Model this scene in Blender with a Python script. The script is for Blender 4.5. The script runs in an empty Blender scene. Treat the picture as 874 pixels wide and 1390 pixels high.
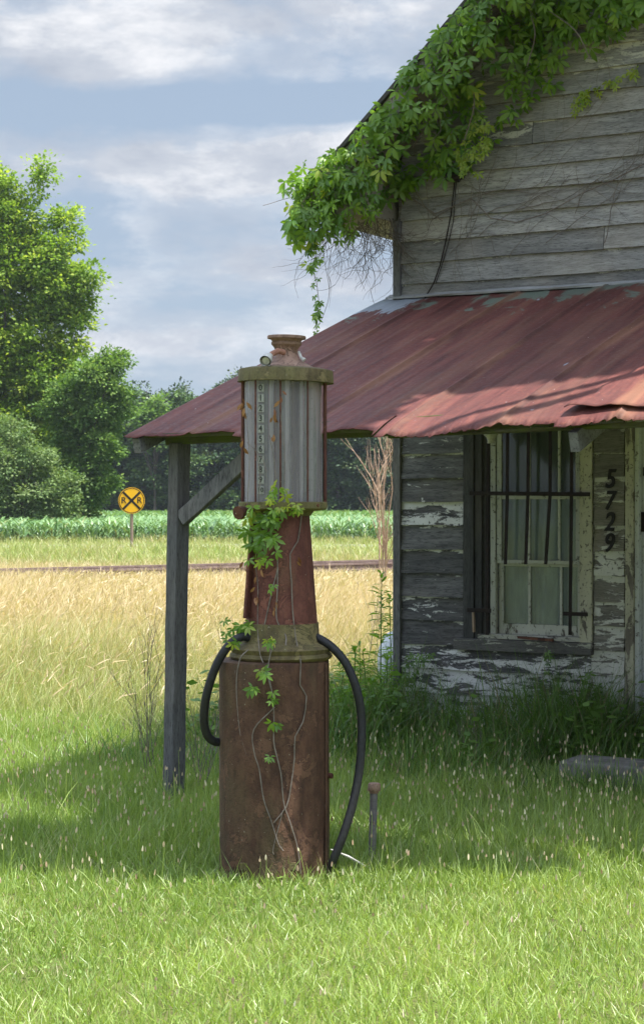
import bpy, bmesh, math, random
import numpy as np
from mathutils import Vector, Matrix

random.seed(7)
rng = np.random.default_rng(7)
R = math.radians
scene = bpy.context.scene
col = scene.collection

# ------------------------------------------------------------------ camera
F = 2485.0; CX = 437.0; HY = 683.0; EYE = 1.63
cam_d = bpy.data.cameras.new("camera"); cam = bpy.data.objects.new("camera", cam_d)
col.objects.link(cam); scene.camera = cam
cam.location = (0, 0, EYE); cam.rotation_euler = (R(90), 0, 0)
cam_d.sensor_fit = 'VERTICAL'; cam_d.sensor_height = 24; cam_d.sensor_width = 24
cam_d.lens = 24 * F / 1390.0
cam_d.shift_y = (HY - 695) / 1390.0
cam_d.clip_start = 0.1; cam_d.clip_end = 3000
cam_d.dof.use_dof = True; cam_d.dof.focus_distance = 9.0; cam_d.dof.aperture_fstop = 9.0

def at(px, py, d):
    return np.array([(px - CX) / F * d, d, EYE - (py - HY) / F * d])
def gd(py, z=0.0):
    return (EYE - z) * F / (py - HY)

# ------------------------------------------------------------------ sun + sky
SUN_EL = R(70); UX, UY = 0.94, -0.33
nrm_ = math.hypot(UX, UY); UX /= nrm_; UY /= nrm_
K = 1 / math.tan(SUN_EL)
sd = bpy.data.lights.new("sun", 'SUN'); so = bpy.data.objects.new("sun", sd); col.objects.link(so)
sd.energy = 5.0; sd.angle = R(0.55); sd.color = (1.0, 0.955, 0.88)
sv = Vector((UX * math.cos(SUN_EL), UY * math.cos(SUN_EL), math.sin(SUN_EL)))
so.rotation_euler = sv.to_track_quat('Z', 'Y').to_euler()
so.location = (20, -8, 40)

class NT:
    def __init__(s, nt): s.nt = nt
    def n(s, typ, **kw):
        nd = s.nt.nodes.new(typ)
        for k, v in kw.items():
            if k.startswith('i_'):
                key = k[2:]
                key = int(key) if key.isdigit() else key.replace('_', ' ')
                nd.inputs[key].default_value = v
            else: setattr(nd, k, v)
        return nd
    def l(s, a, b): s.nt.links.new(a, b)
    def math(s, op, a, b=None, clamp=False):
        m = s.nt.nodes.new('ShaderNodeMath'); m.operation = op; m.use_clamp = clamp
        for i, v in enumerate((a, b)):
            if v is None: continue
            if isinstance(v, (int, float)): m.inputs[i].default_value = v
            else: s.l(v, m.inputs[i])
        return m.outputs[0]
    def ramp(s, fac, stops, interp='LINEAR'):
        r = s.nt.nodes.new('ShaderNodeValToRGB'); r.color_ramp.interpolation = interp
        el = r.color_ramp.elements
        while len(el) < len(stops): el.new(0.5)
        for e, (p, c) in zip(el, stops):
            e.position = p
            e.color = (c, c, c, 1) if isinstance(c, (int, float)) else (*c, 1)
        s.l(fac, r.inputs[0]); return r.outputs[0]
    def mix(s, fac, a, b, mode='MIX'):
        m = s.nt.nodes.new('ShaderNodeMix'); m.data_type = 'RGBA'; m.blend_type = mode
        for key, v in ((0, fac), (6, a), (7, b)):
            if isinstance(v, (int, float)): m.inputs[key].default_value = v if key == 0 else (v, v, v, 1)
            elif isinstance(v, tuple): m.inputs[key].default_value = (*v, 1)
            else: s.l(v, m.inputs[key])
        return m.outputs[2]
    def noise(s, vec, scale, detail=4, rough=0.55, stretch=None, dist=0.0, off=(0, 0, 0)):
        mp = s.nt.nodes.new('ShaderNodeMapping'); s.l(vec, mp.inputs[0])
        if stretch: mp.inputs['Scale'].default_value = stretch
        mp.inputs['Location'].default_value = off
        t = s.nt.nodes.new('ShaderNodeTexNoise'); s.l(mp.outputs[0], t.inputs['Vector'])
        t.inputs['Scale'].default_value = scale; t.inputs['Detail'].default_value = detail
        t.inputs['Roughness'].default_value = rough; t.inputs['Distortion'].default_value = dist
        return t.outputs[0]

world = bpy.data.worlds.new("World"); scene.world = world; world.use_nodes = True
w = NT(world.node_tree); world.node_tree.nodes.clear()
tc = w.n('ShaderNodeTexCoord'); sep = w.n('ShaderNodeSeparateXYZ'); w.l(tc.outputs['Generated'], sep.inputs[0])
sky = w.n('ShaderNodeTexSky', sky_type='NISHITA', sun_disc=False)
sky.sun_elevation = SUN_EL; sky.sun_rotation = math.atan2(UX, UY)
sky.air_density = 1.0; sky.dust_density = 1.6; sky.ozone_density = 1.5
zc = w.math('MAXIMUM', sep.outputs[2], 0.0)
zz = w.math('ADD', zc, 0.10)
cb = w.n('ShaderNodeCombineXYZ')
w.l(w.math('DIVIDE', sep.outputs[0], zz), cb.inputs[0]); w.l(w.math('DIVIDE', sep.outputs[1], zz), cb.inputs[1])
w.l(w.math('MULTIPLY', zc, 3.0), cb.inputs[2])
n1 = w.noise(cb.outputs[0], 1.15, 7, 0.52, off=(1.9, 0.6, 0.0), dist=0.25)
n1b = w.noise(tc.outputs['Generated'], 8.5, 9, 0.60, stretch=(1.0, 1.0, 2.3), off=(0.35, 0.2, 0.1), dist=0.12)
nn = w.math('ADD', w.math('MULTIPLY', n1, 0.4), w.math('MULTIPLY', n1b, 0.6))
def bump_el(c, wd, amp):   # cloud bank centred on an elevation (sine)
    a = w.math('DIVIDE', w.math('SUBTRACT', sep.outputs[2], c), wd)
    a = w.math('MULTIPLY', a, a)
    return w.math('MULTIPLY', w.math('EXPONENT', w.math('MULTIPLY', a, -1.0)), amp)
nn = w.math('ADD', nn, bump_el(0.181, 0.015, 0.15))
nn = w.math('ADD', nn, bump_el(0.250, 0.022, 0.10))
nn = w.math('SUBTRACT', nn, bump_el(0.213, 0.010, 0.15))
nn = w.math('ADD', nn, bump_el(0.122, 0.009, 0.07))
nn = w.math('SUBTRACT', nn, bump_el(0.150, 0.010, 0.07))
cf = w.ramp(nn, [(0.43, 0.0), (0.52, 0.45), (0.60, 1.0)], 'EASE')
n2 = w.noise(tc.outputs['Generated'], 9.0, 8, 0.62, stretch=(1, 1, 2.2), off=(0.35, 0.2, 0.06), dist=0.15)
ccol = w.ramp(n2, [(0.36, (3.9, 4.35, 5.15)), (0.50, (5.1, 5.45, 6.1)), (0.62, (7.6, 7.7, 8.0))])
hz = w.ramp(sep.outputs[2], [(0.0, 1.0), (0.5, 0.25)])
skyc = w.mix(0.72, sky.outputs[0], (3.35, 4.3, 5.6))
skyc = w.mix(w.math('MULTIPLY', hz, 0.25), skyc, (4.5, 5.2, 6.2))
fin = w.mix(cf, skyc, ccol)
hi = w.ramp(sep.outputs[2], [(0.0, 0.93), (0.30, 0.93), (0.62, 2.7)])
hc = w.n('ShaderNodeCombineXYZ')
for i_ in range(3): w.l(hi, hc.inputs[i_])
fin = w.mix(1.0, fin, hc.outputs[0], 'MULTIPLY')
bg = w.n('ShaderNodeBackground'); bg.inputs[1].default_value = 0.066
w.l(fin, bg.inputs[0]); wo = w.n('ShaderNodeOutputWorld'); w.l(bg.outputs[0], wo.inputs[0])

vs = scene.view_settings
vs.view_transform = 'Standard'; vs.look = 'None'; vs.exposure = 1.0; vs.gamma = 1
vs.use_curve_mapping = False
scene.render.engine = 'CYCLES'
scene.cycles.max_bounces = 6; scene.cycles.transparent_max_bounces = 12
scene.cycles.caustics_reflective = False; scene.cycles.caustics_refractive = False

# ------------------------------------------------------------------ materials
def new_mat(name):
    m = bpy.data.materials.new(name); m.use_nodes = True; m.node_tree.nodes.clear()
    return m, NT(m.node_tree)
def finish(t, shader):
    o = t.n('ShaderNodeOutputMaterial'); t.l(shader, o.inputs[0])
def principled(t, colr, rough=0.8, bump=None, bstr=0.3, bdist=0.01, metal=0.0, spec=0.3):
    p = t.n('ShaderNodeBsdfPrincipled')
    for key, v in (('Base Color', colr), ('Roughness', rough), ('Metallic', metal), ('Specular IOR Level', spec)):
        if isinstance(v, (int, float)): p.inputs[key].default_value = v
        elif isinstance(v, tuple): p.inputs[key].default_value = (*v, 1)
        else: t.l(v, p.inputs[key])
    if bump is not None:
        b = t.n('ShaderNodeBump'); b.inputs['Strength'].default_value = bstr; b.inputs['Distance'].default_value = bdist
        t.l(bump, b.inputs['Height']); t.l(b.outputs[0], p.inputs['Normal'])
    return p.outputs[0]
def objco(t): return t.n('ShaderNodeTexCoord').outputs['Object']
def attr(t, name='tint'):
    a = t.n('ShaderNodeAttribute'); a.attribute_name = name
    s = t.n('ShaderNodeSeparateColor'); t.l(a.outputs['Color'], s.inputs[0])
    return s.outputs

def leaf_mat(name, dark, light, dry=None, trans=0.4, gloss=0.06, rough=0.45, tipdry=None):
    m, t = new_mat(name); a = attr(t)
    c = t.mix(a[0], dark, light)
    if dry is not None: c = t.mix(a[2], c, dry)
    if tipdry is not None: c = t.mix(t.math('MULTIPLY', a[1], tipdry[1]), c, tipdry[0])
    d = t.n('ShaderNodeBsdfDiffuse'); t.l(c, d.inputs[0])
    tr = t.n('ShaderNodeBsdfTranslucent'); t.l(t.mix(1.0, c, (1.0, 1.0, 0.55), 'MULTIPLY'), tr.inputs[0])
    mx = t.n('ShaderNodeMixShader'); mx.inputs[0].default_value = trans
    t.l(d.outputs[0], mx.inputs[1]); t.l(tr.outputs[0], mx.inputs[2])
    g = t.n('ShaderNodeBsdfGlossy'); g.inputs['Roughness'].default_value = rough
    m2 = t.n('ShaderNodeMixShader'); m2.inputs[0].default_value = gloss
    t.l(mx.outputs[0], m2.inputs[1]); t.l(g.outputs[0], m2.inputs[2])
    finish(t, m2.outputs[0]); return m

M = {}
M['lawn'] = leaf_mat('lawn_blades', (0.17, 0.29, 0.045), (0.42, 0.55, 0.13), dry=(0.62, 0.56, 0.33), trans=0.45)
M['meadow'] = leaf_mat('meadow_blades', (0.19, 0.30, 0.06), (0.40, 0.47, 0.14), dry=(0.60, 0.465, 0.285), trans=0.4, gloss=0.04)
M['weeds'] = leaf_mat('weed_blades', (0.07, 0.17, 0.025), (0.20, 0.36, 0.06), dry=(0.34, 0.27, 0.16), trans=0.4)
M['corn'] = leaf_mat('corn_leaves', (0.05, 0.15, 0.035), (0.26, 0.42, 0.16), dry=(0.35, 0.35, 0.14), trans=0.3, gloss=0.13, rough=0.4)
M['creeper'] = leaf_mat('creeper_leaves', (0.09, 0.22, 0.014), (0.29, 0.50, 0.045), dry=(0.55, 0.62, 0.08), trans=0.5, gloss=0.05)
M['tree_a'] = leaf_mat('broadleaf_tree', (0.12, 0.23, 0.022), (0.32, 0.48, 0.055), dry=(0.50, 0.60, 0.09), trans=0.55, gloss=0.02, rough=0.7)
M['tree_b'] = leaf_mat('young_tree', (0.08, 0.17, 0.03), (0.20, 0.33, 0.07), dry=(0.30, 0.42, 0.10), trans=0.45, gloss=0.02, rough=0.7)
M['tree_c'] = leaf_mat('willow_shrub', (0.11, 0.19, 0.06), (0.24, 0.34, 0.12), dry=(0.32, 0.40, 0.18), trans=0.4, gloss=0.02, rough=0.7)
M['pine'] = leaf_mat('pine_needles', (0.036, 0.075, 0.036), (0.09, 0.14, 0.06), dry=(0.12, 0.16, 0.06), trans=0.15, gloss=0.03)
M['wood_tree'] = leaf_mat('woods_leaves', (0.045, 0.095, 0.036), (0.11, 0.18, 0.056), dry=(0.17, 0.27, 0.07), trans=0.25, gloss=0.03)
M['seed'] = leaf_mat('plantain_seed_heads', (0.45, 0.30, 0.20), (0.85, 0.80, 0.58), trans=0.2, gloss=0.0)
M['dead_leaf'] = leaf_mat('dead_leaf', (0.22, 0.09, 0.04), (0.42, 0.22, 0.10), trans=0.2, gloss=0.02)

def mk_simple(name, c1, c2, scale, rough=0.85, stretch=None, bstr=0.4, bdist=0.004, metal=0.0, spec=0.25):
    m, t = new_mat(name); o = objco(t)
    n = t.noise(o, scale, 6, 0.65, stretch)
    finish(t, principled(t, t.ramp(n, [(0.3, c1), (0.7, c2)]), rough, n, bstr, bdist, metal, spec)); return m

M['bark'] = mk_simple('bark', (0.05, 0.04, 0.032), (0.16, 0.13, 0.11), 9, stretch=(1, 1, .2), bdist=0.03)
M['stem'] = mk_simple('vine_stem', (0.11, 0.09, 0.075), (0.28, 0.24, 0.21), 30)
M['deadwood'] = mk_simple('dead_twig', (0.30, 0.20, 0.14), (0.48, 0.36, 0.27), 20)
M['green_stem'] = mk_simple('green_stem', (0.07, 0.12, 0.03), (0.14, 0.20, 0.05), 20)
M['hose'] = mk_simple('black_rubber', (0.008, 0.008, 0.010), (0.022, 0.022, 0.026), 60, rough=0.55, spec=0.4)
M['iron'] = mk_simple('dark_iron', (0.010, 0.008, 0.008), (0.035, 0.022, 0.018), 40, rough=0.7)
M['rail'] = mk_simple('rusty_rail', (0.13, 0.085, 0.075), (0.30, 0.22, 0.20), 6, rough=0.6)
M['pipe'] = mk_simple('weathered_pipe', (0.09, 0.08, 0.085), (0.22, 0.20, 0.20), 40, rough=0.6)
M['white_bit'] = mk_simple('chipped_white', (0.30, 0.29, 0.26), (0.68, 0.67, 0.63), 40, rough=0.6)
M['tank'] = mk_simple('tank_paint', (0.45, 0.48, 0.52), (0.66, 0.68, 0.72), 4, rough=0.5)
M['concrete'] = mk_simple('concrete', (0.13, 0.125, 0.115), (0.29, 0.275, 0.26), 12, bdist=0.01)
M['dark'] = mk_simple('dark_interior', (0.02, 0.02, 0.02), (0.04, 0.04, 0.04), 3)
M['sign_back'] = mk_simple('galvanised', (0.30, 0.30, 0.31), (0.45, 0.45, 0.46), 12, rough=0.5)
M['sign_yellow'] = mk_simple('sign_yellow', (0.80, 0.42, 0.012), (0.86, 0.48, 0.02), 3, rough=0.45, bstr=0.0)
M['sign_black'] = mk_simple('sign_black', (0.008, 0.008, 0.008), (0.016, 0.016, 0.016), 5, rough=0.5, bstr=0.0)
M['wood_post'] = mk_simple('sign_post', (0.17, 0.12, 0.09), (0.33, 0.25, 0.20), 12, stretch=(1, 1, .1))
M['asphalt'] = mk_simple('pale_asphalt', (0.20, 0.195, 0.19), (0.32, 0.31, 0.30), 3)

# ground: soil and short turf
m, t = new_mat('ground'); o = objco(t)
a = t.noise(o, 0.35, 6, .6); b = t.noise(o, 9, 5, .7)
c = t.mix(a, (0.085, 0.12, 0.03), (0.15, 0.16, 0.055)); c = t.mix(t.ramp(b, [(.45, 0.0), (.7, 1.0)]), c, (0.10, 0.085, 0.05))
far = t.n('ShaderNodeSeparateXYZ'); t.l(o, far.inputs[0])
dry = t.ramp(t.math('MULTIPLY', far.outputs[1], 1 / 60.0), [(.25, 0.0), (.36, 0.7), (.66, 0.7), (.78, 0.15)])
c = t.mix(t.math('MULTIPLY', dry, a), c, (0.42, 0.33, 0.18))
finish(t, principled(t, c, 1.0, b, .6, .03, spec=0.05)); M['ground'] = m

# weathered clapboard: silvery wood under flaking white paint
def clap(name, paint_amt, paint_col, w1, w2, axis='x', low_white=False, moss=0.0):
    m, t = new_mat(name); o = objco(t); at_ = attr(t)
    st = {'x': (1.0, 6, 9.0), 'z': (9.0, 9.0, 1.0), 'd': (3, 3, 3)}[axis]
    off = t.n('ShaderNodeVectorMath', operation='ADD'); cmb = t.n('ShaderNodeCombineXYZ')
    t.l(t.math('MULTIPLY', at_[0], 37.0), cmb.inputs[0]); t.l(t.math('MULTIPLY', at_[2], 11.0), cmb.inputs[2])
    t.l(o, off.inputs[0]); t.l(cmb.outputs[0], off.inputs[1]); ov = off.outputs[0]
    g = t.noise(ov, 4.0, 8, 0.7, stretch=st)
    g2 = t.noise(ov, 22.0, 5, 0.7, stretch=st)
    fl = t.noise(ov, 4.2, 9, 0.72, stretch=(1.1 if axis == 'x' else 3.5, 1, 4.5 if axis == 'x' else 1.0), dist=0.5)
    wood = t.ramp(g, [(0.28, w1), (0.72, w2)])
    wood = t.mix(t.math('MULTIPLY', t.math('FRACT', t.math('MULTIPLY', at_[0], 7.3)), 0.6), wood, tuple(v * 0.35 for v in w1))
    wood = t.mix(t.ramp(g2, [(0.34, 0.85), (0.50, 0.0)]), wood, tuple(v * 0.3 for v in w1))
    warm = t.noise(ov, 1.3, 3, .5)
    wood = t.mix(t.ramp(warm, [(.5, 0.0), (.75, .35)]), wood, (w2[0] * 1.0, w2[1] * .86, w2[2] * .68))
    bias = at_[2]      # per-board leftover paint
    val = t.math('ADD', fl, t.math('MULTIPLY', bias, 0.20))
    if axis == 'x': val = t.math('ADD', val, t.ramp(at_[1], [(.72, 0.0), (.93, 0.15)]))
    if low_white:
        sp = t.n('ShaderNodeSeparateXYZ'); t.l(o, sp.inputs[0])
        lw = t.ramp(sp.outputs[2], [(0.20, 0.12), (0.60, 0.12), (0.72, 0.02), (1.0, 0.0)])
        lx = t.ramp(sp.outputs[0], [(0.15, -0.0), (0.5, 0.06)])
        val = t.math('ADD', val, t.math('MULTIPLY', t.math('ADD', lw, t.math('MULTIPLY', lw, 0.6)), 1.0))
    edge = paint_amt
    pm = t.ramp(val, [(edge, 0.0), (edge + 0.015, 1.0)])
    pn = t.noise(ov, 45, 3, .7)
    pm = t.math('MULTIPLY', pm, t.ramp(pn, [(.34, 0.0), (.42, 1.0)]))
    pc = t.mix(t.noise(o, 14, 4), tuple(v * .72 for v in paint_col), paint_col)
    c = t.mix(pm, wood, pc)
    if moss:
        ms = t.ramp(t.noise(o, 7, 5, .7), [(.4, 0.0), (.6, moss)]); c = t.mix(ms, c, (0.10, 0.13, 0.03))
    h = t.math('ADD', t.math('MULTIPLY', g2, 0.5), t.math('MULTIPLY', pm, 0.6))
    finish(t, principled(t, c, 0.85, h, .8, .006, spec=0.2)); return m
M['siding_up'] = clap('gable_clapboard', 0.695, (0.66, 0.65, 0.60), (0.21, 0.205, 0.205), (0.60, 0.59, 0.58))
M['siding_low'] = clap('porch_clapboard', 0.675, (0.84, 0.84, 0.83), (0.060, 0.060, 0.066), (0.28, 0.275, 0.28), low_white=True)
M['siding_num'] = clap('number_clapboard', 0.645, (0.78, 0.78, 0.72), (0.17, 0.16, 0.14), (0.38, 0.36, 0.32))
M['trim_cream'] = clap('cream_trim', 0.49, (0.62, 0.60, 0.46), (0.13, 0.12, 0.10), (0.28, 0.25, 0.21), axis='z')
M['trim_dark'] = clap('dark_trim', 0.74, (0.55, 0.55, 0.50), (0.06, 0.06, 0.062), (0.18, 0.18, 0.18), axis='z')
M['trim_sill'] = clap('sill_wood', 0.64, (0.55, 0.55, 0.48), (0.10, 0.10, 0.10), (0.23, 0.22, 0.21))
M['sash'] = clap('sash_paint', 0.42, (0.62, 0.63, 0.55), (0.16, 0.15, 0.12), (0.28, 0.26, 0.22), axis='z')
M['door'] = clap('door_paint', 0.30, (0.80, 0.84, 0.86), (0.25, 0.25, 0.25), (0.4, 0.4, 0.4), axis='z')
M['post'] = clap('post_wood', 0.95, (0.5, 0.5, 0.5), (0.10, 0.10, 0.105), (0.27, 0.265, 0.27), axis='z')
M['beam'] = clap('mossy_beam', 0.95, (0.5, 0.5, 0.5), (0.09, 0.085, 0.06), (0.22, 0.21, 0.15), moss=0.85)
M['rafter'] = clap('rafter_wood', 0.80, (0.6, 0.6, 0.6), (0.14, 0.14, 0.15), (0.30, 0.30, 0.31), axis='d')
M['soffit'] = clap('soffit_paint', 0.50, (0.42, 0.39, 0.32), (0.20, 0.19, 0.17), (0.34, 0.32, 0.29), axis='d')

# rusted red sheet metal
m, t = new_mat('rusted_red_tin'); o = objco(t)
sp = t.n('ShaderNodeSeparateXYZ'); t.l(o, sp.inputs[0])
st = t.noise(o, 3.0, 8, .65, stretch=(7, .5, .5)); bl = t.noise(o, 2.2, 9, .7, dist=.4); fine = t.noise(o, 34, 5, .7)
c = t.ramp(st, [(.25, (0.050, 0.015, 0.014)), (.5, (0.132, 0.037, 0.031)), (.72, (0.215, 0.070, 0.053))])
c = t.mix(t.ramp(bl, [(.46, 0.0), (.66, .8)]), c, (0.110, 0.038, 0.032))
br2 = t.noise(o, 1.6, 6, .6, stretch=(3, .35, 1), off=(5, 2, 0)); c = t.mix(t.ramp(br2, [(.5, 0.0), (.66, .6)]), c, (0.22, 0.098, 0.066))
c = t.mix(t.ramp(fine, [(.55, 0.0), (.75, .5)]), c, (0.36, 0.13, 0.085))
c = t.mix(t.ramp(fine, [(.25, .5), (.4, .0)]), c, (0.07, 0.025, 0.025))
# old grey-green paint left near the wall, bare zinc at the left top corner
n = t.noise(o, 2.6, 8, .62, stretch=(1.3, .75, 1), dist=.6, off=(3, 1, 0))
near = t.ramp(t.math('MULTIPLY', sp.outputs[1], -1.0), [(0.02, .36), (0.4, .26), (0.7, .14), (1.0, 0.0)])
gm = t.ramp(t.math('ADD', n, near), [(.775, 0.0), (.815, 1.0)])
c = t.mix(t.math('MULTIPLY', gm, .85), c, t.mix(fine, (0.10, 0.15, 0.12), (0.22, 0.28, 0.22)))
zx = t.ramp(sp.outputs[0], [(0.02, .7), (0.40, .0)]); zy = t.ramp(t.math('MULTIPLY', sp.outputs[1], -1.0), [(0.1, .8), (0.60, 0.0)])
zm = t.ramp(t.math('ADD', t.noise(o, 4, 5, .6, stretch=(2.5, .6, 1)), t.math('MULTIPLY', zx, zy)), [(.72, 0.0), (.76, 1.0)])
c = t.mix(zm, c, (0.36, 0.40, 0.46))
lapx = t.math('FRACT', t.math('DIVIDE', t.math('ADD', sp.outputs[0], t.math('MULTIPLY', sp.outputs[1], -.0136)), .60)); lapd = t.math('ABSOLUTE', t.math('SUBTRACT', lapx, .52))
sheet = t.n('ShaderNodeTexWhiteNoise', noise_dimensions='1D'); t.l(t.math('FLOOR', t.math('DIVIDE', t.math('ADD', sp.outputs[0], t.math('MULTIPLY', sp.outputs[1], -.0136)), .60)), sheet.inputs['W'])
c = t.mix(t.math('MULTIPLY', sheet.outputs['Value'], .45), c, t.mix(1.0, c, (0.55, 0.52, 0.55), 'MULTIPLY'))
c = t.mix(t.math('MULTIPLY', t.ramp(lapd, [(.015, 1.0), (.05, 0.0)]), t.ramp(st, [(.4, .2), (.6, .8)])), c, (0.06, 0.026, 0.022))
c = t.mix(t.math('MULTIPLY', t.ramp(lapd, [(.06, .5), (.14, 0.0)]), t.ramp(br2, [(.45, 0), (.6, 1.0)])), c, (0.30, 0.14, 0.08))
spk = t.ramp(t.noise(o, 55, 2, .5), [(.76, 0.0), (.78, 1.0)]); c = t.mix(spk, c, (0.5, 0.42, 0.40))
finish(t, principled(t, c, t.ramp(fine, [(.3, .55), (.7, .85)]), t.math('ADD', fine, t.math('MULTIPLY', st, .6)), .5, .006, spec=.35)); M['tin'] = m

# pump rust
def rust(name, cols, olive, ol_amt, zs=1.0):
    m, t = new_mat(name); o = objco(t)
    a = t.noise(o, 2.4, 7, .62, stretch=(1, 1, .45), off=(.4, 0, .3)); b = t.noise(o, 16, 7, .7, stretch=(1, 1, .6)); f = t.noise(o, 90, 4, .7)
    c = t.ramp(b, [(.28, cols[0]), (.5, cols[1]), (.74, cols[2])])
    c = t.mix(t.ramp(a, [(ol_amt, 0.0), (ol_amt + .16, .85)]), c, t.mix(b, tuple(v * .6 for v in olive), olive))
    c = t.mix(t.ramp(f, [(.3, .6), (.45, 0.0)]), c, tuple(v * .5 for v in cols[0]))
    fk = t.noise(o, 6.5, 9, .68, dist=.5, off=(2, 4, 1)); c = t.mix(t.ramp(fk, [(.565, 0.0), (.585, .75)]), c, t.mix(f, tuple(v * 1.2 for v in cols[1]), tuple(v * 1.35 for v in cols[2])))
    c = t.mix(t.ramp(fk, [(.545, 0.0), (.562, .6), (.575, 0.0)]), c, tuple(v * .5 for v in cols[0]))
    drip = t.noise(o, 5, 5, .6, stretch=(6, 6, .35)); c = t.mix(t.ramp(drip, [(.52, 0.0), (.72, .45)]), c, tuple(v * .55 for v in cols[0]))
    c = t.mix(t.ramp(t.noise(o, 70, 2, .5), [(.72, 0.0), (.76, .8)]), c, (0.33, 0.29, 0.22))
    finish(t, principled(t, c, .72, t.math('ADD', t.math('ADD', f, t.math('MULTIPLY', b, 1.5)), t.math('MULTIPLY', t.noise(o, 3.5, 2, .5), 4.0)), .7, .006, spec=.35)); return m
M['rust_body'] = rust('rusted_cabinet', [(0.040, 0.019, 0.013), (0.090, 0.042, 0.026), (0.145, 0.078, 0.047)], (0.140, 0.108, 0.055), .44)
M['rust_col'] = rust('rusted_column', [(0.070, 0.022, 0.017), (0.135, 0.046, 0.034), (0.20, 0.080, 0.054)], (0.17, 0.115, 0.058), .55)
M['rust_cap'] = rust('rusted_cap', [(0.13, 0.075, 0.055), (0.27, 0.165, 0.12), (0.40, 0.27, 0.21)], (0.24, 0.19, 0.09), .52)
M['moss_rim'] = rust('mossy_rim', [(0.06, 0.045, 0.022), (0.13, 0.10, 0.045), (0.22, 0.18, 0.08)], (0.20, 0.19, 0.07), .45)
M['rust_rod'] = rust('rusted_rod', [(0.05, 0.018, 0.014), (0.11, 0.04, 0.028), (0.18, 0.08, 0.05)], (0.12, 0.08, 0.04), .7)

# grimy glass
def glassmat(name, dirt_lo, dirt_hi, dirt_c1, dirt_c2, stretch, tintc=(0.9, 0.95, 0.93)):
    m, t = new_mat(name); o = objco(t)
    n = t.noise(o, 5, 6, .6, stretch=stretch); n2 = t.noise(o, 9, 4, .6, stretch=stretch)
    tr = t.n('ShaderNodeBsdfTransparent'); tr.inputs[0].default_value = (*tintc, 1)
    gl = t.n('ShaderNodeBsdfGlossy'); gl.inputs['Roughness'].default_value = .06
    fr = t.n('ShaderNodeFresnel'); fr.inputs[0].default_value = 1.5
    a = t.n('ShaderNodeMixShader'); t.l(fr.outputs[0], a.inputs[0]); t.l(tr.outputs[0], a.inputs[1]); t.l(gl.outputs[0], a.inputs[2])
    df = t.n('ShaderNodeBsdfDiffuse'); t.l(t.mix(n2, dirt_c1, dirt_c2), df.inputs[0])
    tl = t.n('ShaderNodeBsdfTranslucent'); t.l(t.mix(n2, dirt_c1, dirt_c2), tl.inputs[0])
    dm = t.n('ShaderNodeMixShader'); dm.inputs[0].default_value = .4; t.l(df.outputs[0], dm.inputs[1]); t.l(tl.outputs[0], dm.inputs[2])
    b = t.n('ShaderNodeMixShader'); t.l(t.ramp(t.math('ADD', t.math('MULTIPLY', n, .7), t.math('MULTIPLY', n2, .3)), [(.35, dirt_lo), (.65, dirt_hi)]), b.inputs[0])
    t.l(a.outputs[0], b.inputs[1]); t.l(dm.outputs[0], b.inputs[2]); finish(t, b.outputs[0]); return m
M['pump_glass'] = glassmat('grimy_pump_glass', .14, .42, (0.55, 0.50, 0.53), (0.88, 0.82, 0.86), (2.4, 2.4, .12))
M['win_glass'] = glassmat('dusty_window_glass', .08, .30, (0.25, 0.27, 0.28), (0.42, 0.46, 0.50), (1.5, 1.5, .4))
m, t = new_mat('curtain'); o = objco(t)
n = t.noise(o, 6, 5, .6, stretch=(2.5, 1, .15)); n2 = t.noise(o, 3, 3)
c = t.mix(n, (0.72, 0.76, 0.80), (0.92, 0.92, 0.94)); c = t.mix(t.ramp(n2, [(.5, 0.0), (.7, .4)]), c, (0.50, 0.40, 0.38))
finish(t, principled(t, c, .9)); M['curtain'] = m
M['shingle'] = mk_simple('old_shingles', (0.045, 0.042, 0.040), (0.11, 0.105, 0.10), 14, bdist=.01)
M['strip'] = mk_simple('gauge_strip', (0.22, 0.23, 0.21), (0.42, 0.43, 0.40), 25)
M['digit'] = mk_simple('digit_black', (0.015, 0.015, 0.015), (0.04, 0.035, 0.035), 30, bstr=0)
M['gauge_digit'] = mk_simple('gauge_digit', (0.03, 0.035, 0.03), (0.08, 0.08, 0.07), 30, bstr=0)
M['gauge_plate'] = mk_simple('gauge_plate', (0.20, 0.21, 0.19), (0.48, 0.49, 0.44), 55, bstr=0)
M['pale_panel'] = mk_simple('stained_pale_panel', (0.36, 0.31, 0.33), (0.84, 0.77, 0.80), 7, stretch=(5, 5, .5), bstr=0)
M['dark_panel'] = mk_simple('stained_dark_panel', (0.06, 0.05, 0.045), (0.26, 0.20, 0.17), 9, stretch=(5, 5, .4), bstr=0)
M['pale_rod'] = mk_simple('pale_tube', (0.35, 0.34, 0.33), (0.60, 0.58, 0.56), 20, rough=.4)

# ------------------------------------------------------------------ mesh helpers
def link(o, parent=None):
    col.objects.link(o)
    if parent is not None: o.parent = parent
    return o
def tag(o, label=None, cat=None, group=None, kind=None):
    if label: o['label'] = label
    if cat: o['category'] = cat
    if group: o['group'] = group
    if kind: o['kind'] = kind
    return o
def empty(name, loc=(0, 0, 0), rz=0.0):
    o = bpy.data.objects.new(name, None); o.empty_display_size = .2
    o.location = loc; o.rotation_euler = (0, 0, rz); col.objects.link(o); return o

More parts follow.
